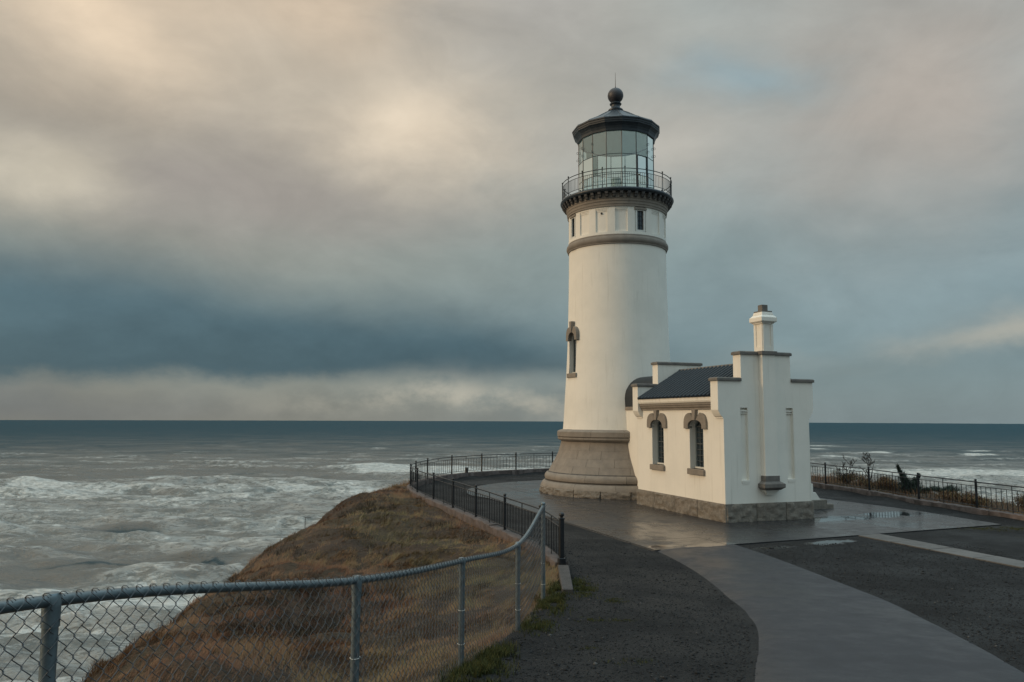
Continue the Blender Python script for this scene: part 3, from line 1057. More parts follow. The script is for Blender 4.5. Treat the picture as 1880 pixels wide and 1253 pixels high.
for i, s_ in enumerate(post_s):
    p, t = rail_pt(s_)
    zt = kerb_top(s_)
    if i == 0:      # stout end post on an iron shoe
        e = MB().box((-.075, -.075, -.14), (.075, .075, .10))
        e.box((-.048, -.048, .10), (.048, .048, .96)).box((-.06, -.06, .93), (.06, .06, .96))
        o = e.build('end_post', 'black_iron', railing, bevel=.006, loc=(p.x, p.y, zt), rotz=math.atan2(t.y, t.x))
        MB().lathe([(.03, .96), (.03, .985), (.055, 1.0), (.062, 1.03), (.05, 1.062), (.02, 1.08), (.001, 1.083)], 12).build('ball_finial', 'black_iron', o, True)
    else:
        o = new_obj('post', post_me, railing, (p.x, p.y, zt), math.atan2(t.y, t.x))
        new_obj('ball_finial', fin_me, o)
    if i + 1 < len(post_s):
        s2 = post_s[i + 1]
        n = max(4, int(round((s2 - s_) / .215)))
        hid = 13 <= i < 19 or i >= 24
        for k in range(1, n):
            sk = s_ + (s2 - s_) * k / n
            p, t = rail_pt(sk)
            tall = (k == n // 2)
            if hid:
                z0 = kerb_top(sk)
                hidden.box((p.x - .008, p.y - .008, z0 + HB), (p.x + .008, p.y + .008, z0 + H2))
            else:
                new_obj('picket' if tall else 'baluster', tall_me if tall else bal_me, railing, (p.x, p.y, kerb_top(sk)), math.atan2(t.y, t.x))
                nb_count += 1
o = hidden.build('baluster_row', 'black_iron', railing)
o['kind'] = 'stuff'


def rail_line(h, r, name, n=6):
    pts = []
    for i in range(261):
        s_ = KLEN * i / 260
        p, t = rail_pt(s_)
        pts.append((p.x, p.y, kerb_top(s_) + h))
    MB().tube(pts, r, n).build(name, 'black_iron', railing, True)


rail_line(PH - .075, .020, 'top_rail', 8)
rail_line(H2, .012, 'middle_rail', 4)
rail_line(HB, .012, 'bottom_rail', 4)


# ------------------------------------------------------------------ lighthouse tower
tower = thing('lighthouse_tower', 'tall cream lighthouse tower on a flared stone base with glazed lantern', 'lighthouse', TC, R(-70.26))


def AZ(a):        # picture angle from the line to the camera -> tower local angle
    return R(a - 27.6)


def rough_block(r0, r1, z0, z1, a0, a1, seed, na=24, nz=9, rough=.060, margin=True):
    """rock-faced curved stone: outer face hammered rough inside a drafted margin"""
    g = np.random.default_rng(seed)
    ta = np.linspace(a0, a1, na)
    tz = np.linspace(z0, z1, nz)
    TA, TZ = np.meshgrid(ta, tz, indexing='ij')
    nn = fbm(TA * 11 + seed * 3.3, TZ * 11 + seed, 3, seed)
    u = np.minimum((TA - a0) / (a1 - a0), (a1 - TA) / (a1 - a0)) * (a1 - a0) * r1
    vv = np.minimum(TZ - z0, z1 - TZ)
    edge = np.clip(np.minimum(u, vv) / .05, 0, 1)
    rr_ = r1 - .012 + edge * (nn - .25) * rough * 2.0
    vs = np.stack([rr_ * np.cos(TA), rr_ * np.sin(TA), TZ], -1).reshape(-1, 3).tolist()
    ii_ = np.arange(na * nz).reshape(na, nz)
    fs = np.stack([ii_[:-1, :-1], ii_[1:, :-1], ii_[1:, 1:], ii_[:-1, 1:]], -1).reshape(-1, 4).tolist()
    mb = MB().add(vs, fs)
    mb.lathe([(r1 - .012, z1), (r0, z1), (r0, z0), (r1 - .012, z0)], na - 1, a0, a1)
    return mb


# plinth of rock-faced stones, smooth course above, torus, flared ashlar courses, belt
NS = 18
for k in range(NS):
    a0, a1 = 2 * PI * k / NS + .004, 2 * PI * (k + 1) / NS - .004
    rough_block(3.2, 3.46, -.08, .30, a0, a1, 100 + k).build('plinth_stone', 'rock_face', tower, True, 35)
core = MB().lathe([(3.3, -.1), (3.3, .5), (3.18, .6), (3.15, .88), (2.98, 1.0), (2.72, 1.45), (2.56, 1.9), (2.48, 2.2), (2.6, 2.42), (2.62, 2.6), (2.4, 2.69)], 72)
core.build('base_core', 'joint', tower, True)
NB = 12
for k in range(NB):
    a0, a1 = 2 * PI * k / NB + .0016, 2 * PI * (k + 1) / NB - .0016
    MB().lathe([(3.1, .302), (3.44, .302), (3.425, .36), (3.37, .46), (3.32, .505), (3.27, .53), (3.1, .53)], 10, a0, a1, True).build('base_course_stone', 'sandstone', tower, True, 30)
    t0, t1 = a0 + .13, a1 + .13
    MB().lathe([(3.05, .56), (3.215, .57), (3.26, .60), (3.275, .67), (3.27, .74), (3.235, .81), (3.17, .87), (3.10, .905), (3.0, .91)], 10, t0, t1, True).build('torus_stone', 'sandstone', tower, True, 40)
    MB().lathe([(2.5, 2.40), (2.70, 2.405), (2.715, 2.43), (2.715, 2.62), (2.69, 2.65), (2.60, 2.69), (2.4, 2.735)], 10, t0, t1, True).build('belt_stone', 'sandstone', tower, True, 30)
    MB().lathe([(2.45, 2.205), (2.53, 2.205), (2.59, 2.24), (2.66, 2.275), (2.695, 2.31), (2.695, 2.385), (2.45, 2.39)], 10, a0, a1, True).build('moulding_stone', 'sandstone', tower, True, 30)


def flare(z):
    return float(np.interp(z, [.9, 1.03, 1.24, 1.49, 1.75, 2.05, 2.2], [3.10, 3.03, 2.92, 2.775, 2.66, 2.57, 2.535]))


CZ = [.912, 1.20, 1.52, 1.85, 2.20]
NBL = 15
for c_ in range(4):
    z0, z1 = CZ[c_] + .0018, CZ[c_ + 1] - .0018
    for k in range(NBL):
        off = (.5 if c_ % 2 else 0) + .2
        a0, a1 = 2 * PI * (k + off) / NBL + .0018, 2 * PI * (k + 1 + off) / NBL - .0018
        g = random.uniform(-.004, .004)
        prof = [(flare(z0) - .25, z0)] + [(flare(z) + g, z) for z in np.linspace(z0, z1, 5)] + [(flare(z1) - .25, z1)]
        MB().lathe(prof, 6, a0, a1, True).build('ashlar_stone', 'sandstone', tower, True, 30)

# shaft with one window opening towards the sea
SHP = [(2.46, 2.70), (2.44, 2.95), (2.405, 3.5), (2.36, 4.3), (2.30, 5.2), (2.255, 6.2), (2.215, 7.4), (2.19, 8.6), (2.172, 9.7), (2.165, 10.7)]


def shr(z):
    return float(np.interp(z, [p[1] for p in SHP], [p[0] for p in SHP]))


WA = R(-90 + 2.4)      # window azimuth on the shaft
wh = .31 / 2.27        # half opening in radians
zs = sorted(set([2.70, 5.14, 6.95] + list(np.linspace(2.7, 10.7, 34).round(3))))
angs = sorted(set([round(a, 5) for a in np.linspace(WA + wh, WA - wh + 2 * PI, 96)] + [round(WA - wh + 2 * PI, 5)]))
sm = MB()
k = len(zs)
ringa = [WA - wh] + angs[:-1] + []
allang = [WA - wh] + [a for a in angs if a < WA - wh + 2 * PI - 1e-4]
vs = [(shr(z) * math.cos(a), shr(z) * math.sin(a), z) for a in allang for z in zs]
fs = []
na = len(allang)
for i in range(na):
    j = (i + 1) % na
    for p in range(k - 1):
        if i == 0 and 5.1 < zs[p] < 6.9 and zs[p] >= 5.139:
            continue
        fs.append((i * k + p, j * k + p, j * k + p + 1, i * k + p + 1))
sm.add(vs, fs)
sm.build('shaft', 'stucco', tower, True, 60)


def radial(aw, r_):
    """frame on the tower surface: a sideways, b up, c outwards"""
    ca_, sa_ = math.cos(aw), math.sin(aw)
    return lambda a, bb, c_: ((r_ + c_) * ca_ - a * sa_, (r_ + c_) * sa_ + a * ca_, bb)


def arch_loop(hw, z0, zsp, rise, n=12):
    pts = [(-hw, z0), (hw, z0), (hw, zsp)]
    for i in range(1, n):
        t = PI * i / n
        pts.append((hw * math.cos(t), zsp + rise * math.sin(t)))
    pts.append((-hw, zsp))
    return pts


def arch_window(parent, T, hw, z0, zsp, rise, hood_w, hood_top, key_top, sill_w, depth, rows=5, cols=2, rect_hole=None):
    win = MB()
    outer = arch_loop(hw - .002, z0 + .002, zsp, rise - .002)
    inner = arch_loop(hw - .045, z0 + .06, zsp, rise - .045)
    win.plate(outer, [list(reversed(inner))], -depth - .04, -depth + .02, T)
    f_ = win.build('window_frame', 'green_frame', parent)
    MB().plate(arch_loop(hw - .02, z0 + .02, zsp, rise - .02), [], -depth - .03, -depth - .022, T).build('pane', 'dark_glass', f_)
    mun = MB()
    for i in range(1, cols):
        a = -hw + 2 * hw * i / cols
        mun.plate([(a - .008, z0 + .05), (a + .008, z0 + .05), (a + .008, zsp + rise - .07), (a - .008, zsp + rise - .07)], [], -depth - .021, -depth + .004, T)
    mun.build('muntin', 'leading', f_)
    for i in range(1, rows):
        zz = z0 + .05 + (zsp + rise * .6 - z0) * i / rows
        wdt = .016 if i == rows // 2 else .007
        MB().plate([(-hw + .04, zz - wdt), (hw - .04, zz - wdt), (hw - .04, zz + wdt), (-hw + .04, zz + wdt)], [], -depth - .021, -depth + .009, T).build('muntin', 'leading', f_)
    MB().plate([(-hw + .01, z0 + .003), (hw - .01, z0 + .003), (hw - .01, z0 + .055), (-hw + .01, z0 + .055)], [], -depth + .022, -depth + .07, T).build('inner_sill', 'white_paint', f_)
    # reveal (a thick wall brings its own)
    rv = MB() if rect_hole else None
    lo = rect_hole or outer
    n = len(lo)
    if rect_hole:
        rv.add([T(a, bb, -depth - .02) for a, bb in lo] + [T(a, bb, .0) for a, bb in lo], [(i, (i + 1) % n, (i + 1) % n + n, i + n) for i in range(n)])
        rv.plate(lo, [list(reversed(outer))], -depth - .02, -depth - .012, T)
        rv.build('reveal', 'stucco', parent)
    # hood of five cut stones with a tall key
    ow = hood_w
    zd = zsp - .09
    proud = .075
    inner_p = lambda t: (hw * math.cos(t), zsp + rise * math.sin(t))
    orise = hood_top - zsp
    outer_p = lambda t: (ow * abs(math.cos(t)) ** .46, zsp + orise * abs(math.sin(t)) ** .74)
    for s_ in (1, -1):
        ts = np.linspace(0, PI / 2 - .16, 8)
        pts = [(hw * s_, zd - .0), (ow * s_, zd)] + [(outer_p(t)[0] * s_, outer_p(t)[1]) for t in ts] + [(inner_p(t)[0] * s_, inner_p(t)[1]) for t in reversed(ts)]
        cl = []
        for p in pts:
            if not cl or math.hypot(p[0] - cl[-1][0], p[1] - cl[-1][1]) > .004:
                cl.append(p)
        MB().plate(cl, [], -.10, proud, T).build('hood_stone', 'sandstone', parent, bevel=.008)
    kw = .085
    MB().plate([(-kw * .8, zsp + rise - .015), (kw * .8, zsp + rise - .015), (kw * 1.25, key_top), (-kw * 1.25, key_top)], [], -.10, proud + .04, T).build('keystone', 'sandstone', parent, bevel=.008)
    MB().plate([(-sill_w, z0 - .19), (sill_w, z0 - .19), (sill_w, z0 - .03), (sill_w * .97, z0), (-sill_w * .97, z0), (-sill_w, z0 - .03)], [], -depth, .085, T).build('window_sill', 'sandstone', parent, bevel=.01)


arch_window(tower, radial(WA, 2.262), .29, 5.14, 6.66, .26, .50, 7.17, 7.40, .43, .20, 5, 2,
            rect_hole=[(-.31, 5.14), (.31, 5.14), (.31, 6.95), (-.31, 6.95)])

# collar, watch room with panels and windows
MB().lathe([(2.15, 10.58), (2.215, 10.60), (2.215, 10.64), (2.25, 10.68), (2.275, 10.74), (2.275, 10.82), (2.25, 10.88), (2.20, 10.93), (2.19, 10.99), (2.12, 11.03)], 96).build('collar', 'sandstone', tower, True, 35)
wr = MB()
zw = [10.98, 11.13, 12.06, 12.36]
NA = 128
hwin = .155 / 2.12
bands = []
wins = [0, PI / 2, PI, -PI / 2]
angl = sorted(set([round((2 * PI * i / NA) % (2 * PI), 5) for i in range(NA)] + [round((a + s_ * hwin) % (2 * PI), 5) for a in wins for s_ in (-1, 1)]))
k = len(zw)
vs = [(2.125 * math.cos(a), 2.125 * math.sin(a), z) for a in angl for z in zw]
fs = []
na = len(angl)
for i in range(na):
    j = (i + 1) % na
    a_mid = (angl[i] + (angl[j] if j else angl[j] + 2 * PI)) / 2
    inw = any(abs((a_mid - a + PI) % (2 * PI) - PI) < hwin for a in wins)
    for p in range(k - 1):
        if inw and p == 1:
            continue
        fs.append((i * k + p, j * k + p, j * k + p + 1, i * k + p + 1))
wr.add(vs, fs).build('watch_room_wall', 'stucco', tower, True, 60)
MB().ring_block(2.10, 2.185, 11.0, 11.115, 0, 2 * PI, 96).build('dado_band', 'stucco', tower, True, 30)
for k in range(16):
    am = 2 * PI * (k + .5) / 16
    hwp = R(4.35)
    MB().ring_block(2.10, 2.182, 11.117, 12.20, am - hwp, am + hwp, 4).build('pilaster', 'stucco', tower, True, 30)
    ab = 2 * PI * k / 16
    hb = R(6.75)
    if k % 4 != 0:
        hd = MB()
        for i, (z0, z1, ro) in enumerate([(12.12, 12.20, 2.178), (12.065, 12.115, 2.160), (12.01, 12.06, 2.143)]):
            hd.ring_block(2.10, ro, z0, z1, ab - hb, ab + hb, 6)
        hd.build('panel_head', 'stucco', tower, True, 30)
    else:
        T = radial(ab, 2.125)
        z0, z1, hw_ = 11.13, 12.06, .155
        MB().plate([(-.29, 12.065), (.29, 12.065), (.29, 12.17), (-.29, 12.17)], [], -.05, .085, T).build('lintel', 'sandstone', tower, bevel=.006)
        fr_ = MB().plate([(-.235, 11.12), (.235, 11.12), (.235, 12.062), (-.235, 12.062)], [[(-.15, 11.20), (-.15, 12.03), (.15, 12.03), (.15, 11.20)]], -.08, .045, T).build('window', 'white_paint', tower)
        MB().plate([(-.152, 11.19), (.152, 11.19), (.152, 12.04), (-.152, 12.04)], [], -.07, -.045, T).build('pane', 'dark_glass', fr_)
        mu = MB()
        mu.plate([(-.15, 11.2), (.15, 11.2), (.15, 12.03), (-.15, 12.03)], [[(-.128, 11.225), (-.128, 12.01), (.128, 12.01), (.128, 11.225)]], -.043, -.02, T)
        mu.plate([(-.010, 11.2), (.010, 11.2), (.010, 12.02), (-.010, 12.02)], [], -.043, -.022, T)
        for i in range(1, 4):
            zz = 11.22 + .79 * i / 4
            mu.plate([(-.14, zz - .009), (.14, zz - .009), (.14, zz + .009), (-.14, zz + .009)], [], -.043, -.023, T)
        mu.build('muntin', 'roof_metal', fr_)
vent_T = radial(AZ(-17.4), 2.125)
MB().plate([(.045 * math.cos(2 * PI * i / 14), 11.93 + .045 * math.sin(2 * PI * i / 14)) for i in range(14)], [], -.02, .03, vent_T).build('vent', 'black_iron', tower)

# architrave, modillions, gallery deck
MB().lathe([(2.1, 12.20), (2.225, 12.20), (2.225, 12.28), (2.245, 12.30), (2.245, 12.40), (2.27, 12.43), (2.27, 12.52), (2.30, 12.55), (2.30, 12.80), (2.1, 12.80)], 96).build('architrave', 'sandstone', tower, True, 30)
mod_me = MB().plate([(2.28, 12.79), (2.28, 12.57), (2.34, 12.57), (2.40, 12.61), (2.42, 12.67), (2.47, 12.70), (2.49, 12.79)], [], -.065, .065, lambda a, bb, c_: (a, c_, bb)).mesh('modillion', 'modillion_stone')
for k in range(48):
    o = new_obj('modillion', mod_me, tower, (0, 0, 0), 2 * PI * k / 48)
MB().lathe([(1.5, 12.80), (2.49, 12.80), (2.51, 12.82), (2.535, 12.845), (2.55, 12.88), (2.545, 12.92), (2.52, 12.955), (2.50, 12.965), (1.5, 12.985)], 96).build('gallery_deck', 'lantern_iron', tower, True, 35)

# gallery railing
GR = 2.462
gp_me = MB().lathe([(.0001, 12.96), (.034, 12.96), (.034, 12.985), (.019, 12.99), (.019, 13.80), (.03, 13.81), (.034, 13.835), (.026, 13.865), (.0001, 13.875)], 8).mesh('gallery_post', 'black_iron', True)
gb_me = MB().box((-.006, -.006, 13.10), (.006, .006, 13.61)).mesh('gallery_baluster', 'black_iron')
for k in range(16):
    a = AZ(8.6 + 22.5 * k)
    new_obj('gallery_post', gp_me, tower, (GR * math.cos(a), GR * math.sin(a), 0), a)
    for j in range(1, 10):
        a2 = a + R(22.5) * j / 10
        new_obj('gallery_baluster', gb_me, tower, (GR * math.cos(a2), GR * math.sin(a2), 0), a2)
for nm, z, r_ in (('gallery_top_rail', 13.765, .018), ('gallery_middle_rail', 13.61, .012), ('gallery_bottom_rail', 13.10, .012)):
    MB().tube([(GR * math.cos(2 * PI * i / 96), GR * math.sin(2 * PI * i / 96), z) for i in range(96)], r_, 6, closed=True).build(nm, 'black_iron', tower, True)

# lantern : sixteen facets
NL = 16
LA0 = AZ(8.3)
LR = 1.71


def gon(r_, z, a_off=0.0, k=0):
    a = LA0 + 2 * PI * k / NL + a_off
    return (r_ * math.cos(a), r_ * math.sin(a), z)


MB().add([gon(LR + .04, 12.97, 0, k) for k in range(NL)] + [gon(LR + .04, 13.06, 0, k) for k in range(NL)] + [gon(LR - .12, 13.06, 0, k) for k in range(NL)],
         [(k, (k + 1) % NL, (k + 1) % NL + NL, k + NL) for k in range(NL)] + [(k + NL, (k + 1) % NL + NL, (k + 1) % NL + 2 * NL, k + 2 * NL) for k in range(NL)]).build('lantern_sill', 'lantern_iron', tower)
MB().lathe([(.001, 13.0), (LR - .05, 13.0)], 32).build('lantern_floor', 'interior_wall', tower)
tiers = [13.06, 13.78, 14.68, 15.76]
for k in range(NL):
    MB().tube([gon(LR, 13.04, 0, k), gon(LR, 15.80, 0, k)], .021, 6).build('mullion', 'lantern_iron', tower)
    door = (k == 1)
    for t_ in range(3):
        a_, b_ = Vector(gon(LR, tiers[t_], 0, k)), Vector(gon(LR, tiers[t_], 0, k + 1))
        d_ = (b_ - a_).normalized() * .018
        a_ += d_
        b_ -= d_
        up = Vector((0, 0, tiers[t_ + 1] - tiers[t_] - .012))
        ofs = Vector((0, 0, .006))
        MB().add([a_ + ofs, b_ + ofs, b_ + up, a_ + up], [(0, 1, 2, 3)]).build('lantern_pane', 'lantern_glass', tower)
        if t_:
            MB().tube([gon(LR, tiers[t_], 0, k), gon(LR, tiers[t_], 0, k + 1)], .014, 5).build('glazing_bar', 'lantern_iron', tower)
    if door:
        fr = MB()
        a_, b_ = Vector(gon(LR + .015, 13.06, 0, k)), Vector(gon(LR + .015, 13.06, 0, k + 1))
        e_ = (b_ - a_).normalized()
        p0, p1 = a_ + e_ * .05, b_ - e_ * .05
        hz_ = Vector((0, 0, 1.60))
        fr.tube([p0, p0 + hz_, p1 + hz_, p1], .034, 6)
        dfr = fr.build('gallery_door_frame', 'lantern_iron', tower)
        MB().sphere(tuple(p0 + e_ * .12 + Vector((0, 0, .75))), .03, 8, 6).build('handle', 'brass', dfr)
for k in (2, 3, 10, 11, 12, 13, 14):
    for z in (14.9, 15.25):
        c_ = Vector(gon(LR + .055, z, 0, k))
        tdir = Vector((c_.x, c_.y, 0)).normalized()
        MB().tube([c_ + tdir * (.04 * math.cos(2 * PI * i / 10)) + Vector((0, 0, .05 * math.sin(2 * PI * i / 10))) for i in range(10)], .008, 4, closed=True).build('grab_ring', 'lantern_iron', tower)


def gon_lathe(prof, name, material):
    vs = [gon(r_, z, 0, k) for k in range(NL) for r_, z in prof]
    n = len(prof)
    fs = [(k * n + p, ((k + 1) % NL) * n + p, ((k + 1) % NL) * n + p + 1, k * n + p + 1) for k in range(NL) for p in range(n - 1)]
    return MB().add(vs, fs).build(name, material, tower)


gon_lathe([(LR - .03, 15.74), (LR + .03, 15.70), (LR + .06, 15.72), (LR + .08, 15.82), (LR + .12, 15.92), (LR + .18, 16.00), (LR + .24, 16.05), (LR + .245, 16.10), (LR + .265, 16.12), (LR + .27, 16.19), (LR + .30, 16.21), (LR + .30, 16.26), (LR + .26, 16.30)], 'lantern_cornice', 'lantern_iron')
roof = gon_lathe([(LR + .26, 16.30), (1.2, 16.70), (.70, 17.02), (.30, 17.24), (.02, 17.26)], 'lantern_roof', 'lantern_iron')
gon_lathe([(LR - .02, 15.76), (1.3, 16.0), (.6, 16.35), (.02, 16.5)], 'lantern_ceiling', 'interior_ceiling')
for k in range(NL):
    MB().tube([gon(1.97, 16.30, 0, k), gon(1.2, 16.705, 0, k), gon(.70, 17.025, 0, k), gon(.31, 17.24, 0, k)], .016, 4).build('roof_seam', 'lantern_iron', roof)
vb = MB().lathe([(.30, 17.22), (.345, 17.25), (.35, 17.30), (.32, 17.335), (.25, 17.36), (.21, 17.42), (.20, 17.52), (.215, 17.55), (.265, 17.57), (.275, 17.60), (.25, 17.635), (.20, 17.65), (.19, 17.68)], 24).build('ventilator_neck', 'lantern_iron', tower, True, 35)
MB().sphere((0, 0, 18.005), .362, 28, 18).build('ventilator_ball', 'ball_iron', tower, True)
MB().tube([(0, 0, 18.34), (0, 0, 18.42), (0, 0, 18.44), (0, 0, 19.12)], [.03, .03, .016, .006], 6).build('lightning_rod', 'black_iron', tower)
# optic inside
ped = MB().lathe([(.001, 13.0), (.26, 13.0), (.26, 13.05), (.13, 13.12), (.11, 13.5), (.20, 13.56), (.24, 13.62), (.001, 13.62)], 20).build('lamp_pedestal', 'green_frame', tower, True, 35)
pr = [(.14, 13.62)]
for i in range(9):
    z = 13.64 + .05 * i
    r_ = .27 - .06 * abs(i - 4) / 4
    pr += [(r_ - .03, z), (r_, z + .015), (r_ - .005, z + .04)]
pr += [(.10, 14.12), (.001, 14.16)]
MB().lathe(pr, 28).build('lens', 'lens_glass', ped, True, 20)

# ------------------------------------------------------------------ workroom
house = thing('lighthouse_workroom', 'small cream workroom with stepped gables and dark ribbed roof beside the lighthouse', 'building', HP, PHI)
ZPL, ZCB, ZWB, ZWT, ZCT, ZR = .568, 3.21, 3.48, 4.39, 5.24, 5.016
WO, C0, C1 = .19, .682, 2.596
TG = lambda a, bb, c_: (a, c_, bb)            # gable plane : a=u, b=z, c=v
TL = lambda a, bb, c_: (-c_, a, bb)           # left wall : a=v, b=z, c outwards


def ogee(x0, z0, x1, z1, sgn=1, n=5):
    out = []
    for i in range(n + 1):
        t = i / n
        out.append((x0 + (x1 - x0) * (1 - math.cos(t * PI / 2)), z0 + (z1 - z0) * math.sin(t * PI / 2)))
    return out


def gable_outline():
    L = [(0, .3), (HW, .3), (HW, ZCB), (HW + .03, ZCB), (HW + .03, ZCB + .04)]
    L += [(HW + .03 + (WO - .03) * t, ZCB + .04 + (ZWB - ZCB - .04) * (t ** 1.7)) for t in (.35, .65, .9)]
    L += [(HW + WO, ZWB), (HW + WO, ZWT), (C1, ZWT), (C1, ZCT), (C0, ZCT), (C0, ZWT), (-WO, ZWT), (-WO, ZWB)]
    L += [(-.03 - (WO - .03) * t, ZCB + .04 + (ZWB - ZCB - .04) * (t ** 1.7)) for t in (.9, .65, .35)]
    L += [(-.03, ZCB + .04), (-.03, ZCB), (0, ZCB)]
    return L


REC = [(.63, .90), (2.38, 2.65)]
holes = [[(a0, 1.29), (a0, 3.55), (a1, 3.55), (a1, 1.29)] for a0, a1 in REC]
MB().plate(gable_outline(), holes, 0, .10, TG).plate(gable_outline(), [], .10, HT, TG).build('gable_wall', 'stucco', house)
for a0, a1 in REC:
    MB().box((a0 + .002, .03, 3.43), (a1 - .002, .099, 3.475)).box((a0 + .002, .06, 3.36), (a1 - .002, .099, 3.41)).build('panel_head', 'stucco', house)
    MB().box((a0 - .012, -.014, 1.235), (a1 + .012, -.001, 1.285)).frustum((a0 + .02, -.008, a1 - .02, -.001), (a0 - .010, -.014, a1 + .010, -.001), 1.17, 1.233).build('panel_sill', 'stucco', house)
MB().plate(gable_outline(), [], HL - HT, HL, TG).build('gable_wall', 'stucco', house)
WV = [1.53, 4.0]
whole = []
for v in WV:
    whole.append([(v + a, z) for a, z in reversed(arch_loop(.40, 1.555, 2.96, .20))])
MB().plate([(HT, .3), (HL - HT, .3), (HL - HT, 3.9), (HT, 3.9)], whole, -.30, 0, TL).build('side_wall', 'stucco', house)
MB().box((HW - .3, HT, .3), (HW, HL - HT, 3.9)).build('side_wall', 'stucco', house)
for v in WV:
    arch_window(house, (lambda v_: (lambda a, bb, c_: TL(a + v_, bb, c_)))(v), .40, 1.555, 2.96, .20, .66, 3.40, 3.497, .475, .24, 8, 3)


# plinth of rock-faced stones
def rough_flat(T, a0, a1, z0, z1, d0, d1, seed, rough=.058):
    nu, nz_ = max(8, int((a1 - a0) / .05)), 13
    A_, Z_ = np.meshgrid(np.linspace(a0, a1, nu), np.linspace(z0, z1, nz_), indexing='ij')
    nn = fbm(A_ * 7 + seed * 1.3, Z_ * 9 + seed, 3, seed)
    e = np.clip(np.minimum(np.minimum(A_ - a0, a1 - A_), np.minimum(Z_ - z0, z1 - Z_)) / .055, 0, 1)
    Cc = d1 - .015 + e * (nn - .25) * rough * 2
    vs = [T(a, z, c_) for a, z, c_ in zip(A_.ravel(), Z_.ravel(), Cc.ravel())]
    ii_ = np.arange(nu * nz_).reshape(nu, nz_)
    fs = np.stack([ii_[:-1, :-1], ii_[1:, :-1], ii_[1:, 1:], ii_[:-1, 1:]], -1).reshape(-1, 4).tolist()
    mb = MB().add(vs, fs)
    x = d1 - .015
    mb.add([T(a0, z0, x), T(a1, z0, x), T(a1, z1, x), T(a0, z1, x), T(a0, z0, d0), T(a1, z0, d0), T(a1, z1, d0), T(a0, z1, d0)],
           [(0, 1, 5, 4), (1, 2, 6, 5), (2, 3, 7, 6), (3, 0, 4, 7), (4, 5, 6, 7)])
    return mb


TGo = lambda a, bb, c_: (a, -c_, bb)
js = [-.058, 1.47, 2.86, 4.23, HL + .05]
for i in range(4):
    rough_flat(TL, js[i] + (.010 if i else 0), js[i + 1] - .010, -.05, ZPL, -.28, .06, 300 + i).build('plinth_stone', 'rock_face', house, True, 40)
jg = [-.04, 1.12, 2.24, HW + .058]
for i in range(3):
    rough_flat(TGo, jg[i] + .010, jg[i + 1] - (.010 if i < 2 else 0), -.05, ZPL, -.25, .06, 330 + i).build('plinth_stone', 'rock_face', house, True, 40)
TRt = lambda a, bb, c_: (HW + c_, a, bb)
jr = [.02, 1.0, 1.94, 3.66, 4.5, HL + .05]
for i in range(5):
    if i == 2:
        continue
    rough_flat(TRt, jr[i] + .006, jr[i + 1] - .006, -.05, ZPL, -.28, .06, 350 + i).build('plinth_stone', 'rock_face', house, True, 40)
# thin drip ledge at the wall foot
MB().box((.05, .05, .1), (HW - .05, HL - .05, .5)).build('floor_slab', 'joint', house)


def coping(u0, u1, v0, v1, z0):
    MB().box((u0, v0, z0 + .001), (u1, v1, z0 + .085)).frustum((u0, v0, u1, v1), (u0 + .04, v0 + .04, u1 - .04, v1 - .04), z0 + .0855, z0 + .112).build('coping_stone', 'coping', house, bevel=.008)


for v0, v1 in ((-.05, HT + .04), (HL - HT - .04, HL + .05)):
    coping(-WO - .05, C0 - .003, v0, v1, ZWT)
    coping(C1 + .003, HW + WO + .05, v0, v1, ZWT)
    coping(C0 - .05, 1.30 if v0 < 0 else C1 + .05, v0, v1, ZCT)
    if v0 < 0:
        coping(1.92, C1 + .05, v0, v1, ZCT)

# chimney breast on the gable and the stack above it
U0, U1, PP = 1.365, 1.855, .20
MB().box((U0, -PP, 1.42), (U1, -.001, ZCT)).build('chimney_breast', 'stucco', house)
MB().box((1.31, -PP - .06, ZCT + .001), (1.91, HT + .04, ZCT + .115)).build('coping_stone', 'coping', house, bevel=.008)
corb = MB()
corb.box((U0 - .03, -PP - .03, 1.25), (U1 + .03, -.001, 1.42))
corb.frustum((U0 - .14, -PP - .14, U1 + .14, -.001), (U0 - .03, -PP - .03, U1 + .03, -.001), 1.175, 1.249)
corb.box((U0 - .15, -PP - .15, 1.06), (U1 + .15, -.001, 1.174))
corb.frustum((U0 - .04, -PP - .04, U1 + .04, -.001), (U0 - .15, -PP - .15, U1 + .15, -.001), .975, 1.059)
corb.build('corbel_stone', 'coping', house, bevel=.006)
cs = MB()
cs.frustum((U0 + .04, -PP + .05, U1 - .04, -.001), (U0 - .02, -PP, U1 + .02, -.001), .90, .972)
cs.frustum((U0 + .11, -PP + .10, U1 - .11, -.001), (U0 + .06, -PP + .07, U1 - .06, -.001), .82, .897)
cs.build('corbel_foot', 'stucco', house)
chim = MB()
CA, CB, CV0, CV1 = U0 + .055, U1 - .055, -PP + .02, .23
chim.box((CA, CV0, ZCT + .116), (CB, CV1, 6.24))
stack = chim.build('chimney', 'stucco', house)
pf = MB()
for (a0, a1) in ((CA, CA + .08), (CB - .08, CB)):
    pf.box((a0, CV0 - .028, 5.36), (a1, CV0 - .001, 6.22))
pf.box((CA + .081, CV0 - .028, 5.36), (CB - .081, CV0 - .001, 5.50))
for (b0, b1) in ((CV0, CV0 + .10), (CV1 - .10, CV1)):
    pf.box((CA - .028, b0, 5.36), (CA - .001, b1, 6.22))
    pf.box((CB + .001, b0, 5.36), (CB + .028, b1, 6.22))
for s0 in (CA - .028, CB + .001):
    pf.box((s0, CV0 + .101, 5.36), (s0 + .027, CV1 - .101, 5.50))
pf.build('panel_frame', 'stucco', stack)
cp = MB()
G = lambda d: (CA - d, CV0 - d, CB + d, CV1 + d)
cp.box((CA - .04, CV0 - .04, 6.2405), (CB + .04, CV1 + .04, 6.275))
cp.frustum(G(.06), G(.11), 6.276, 6.315)
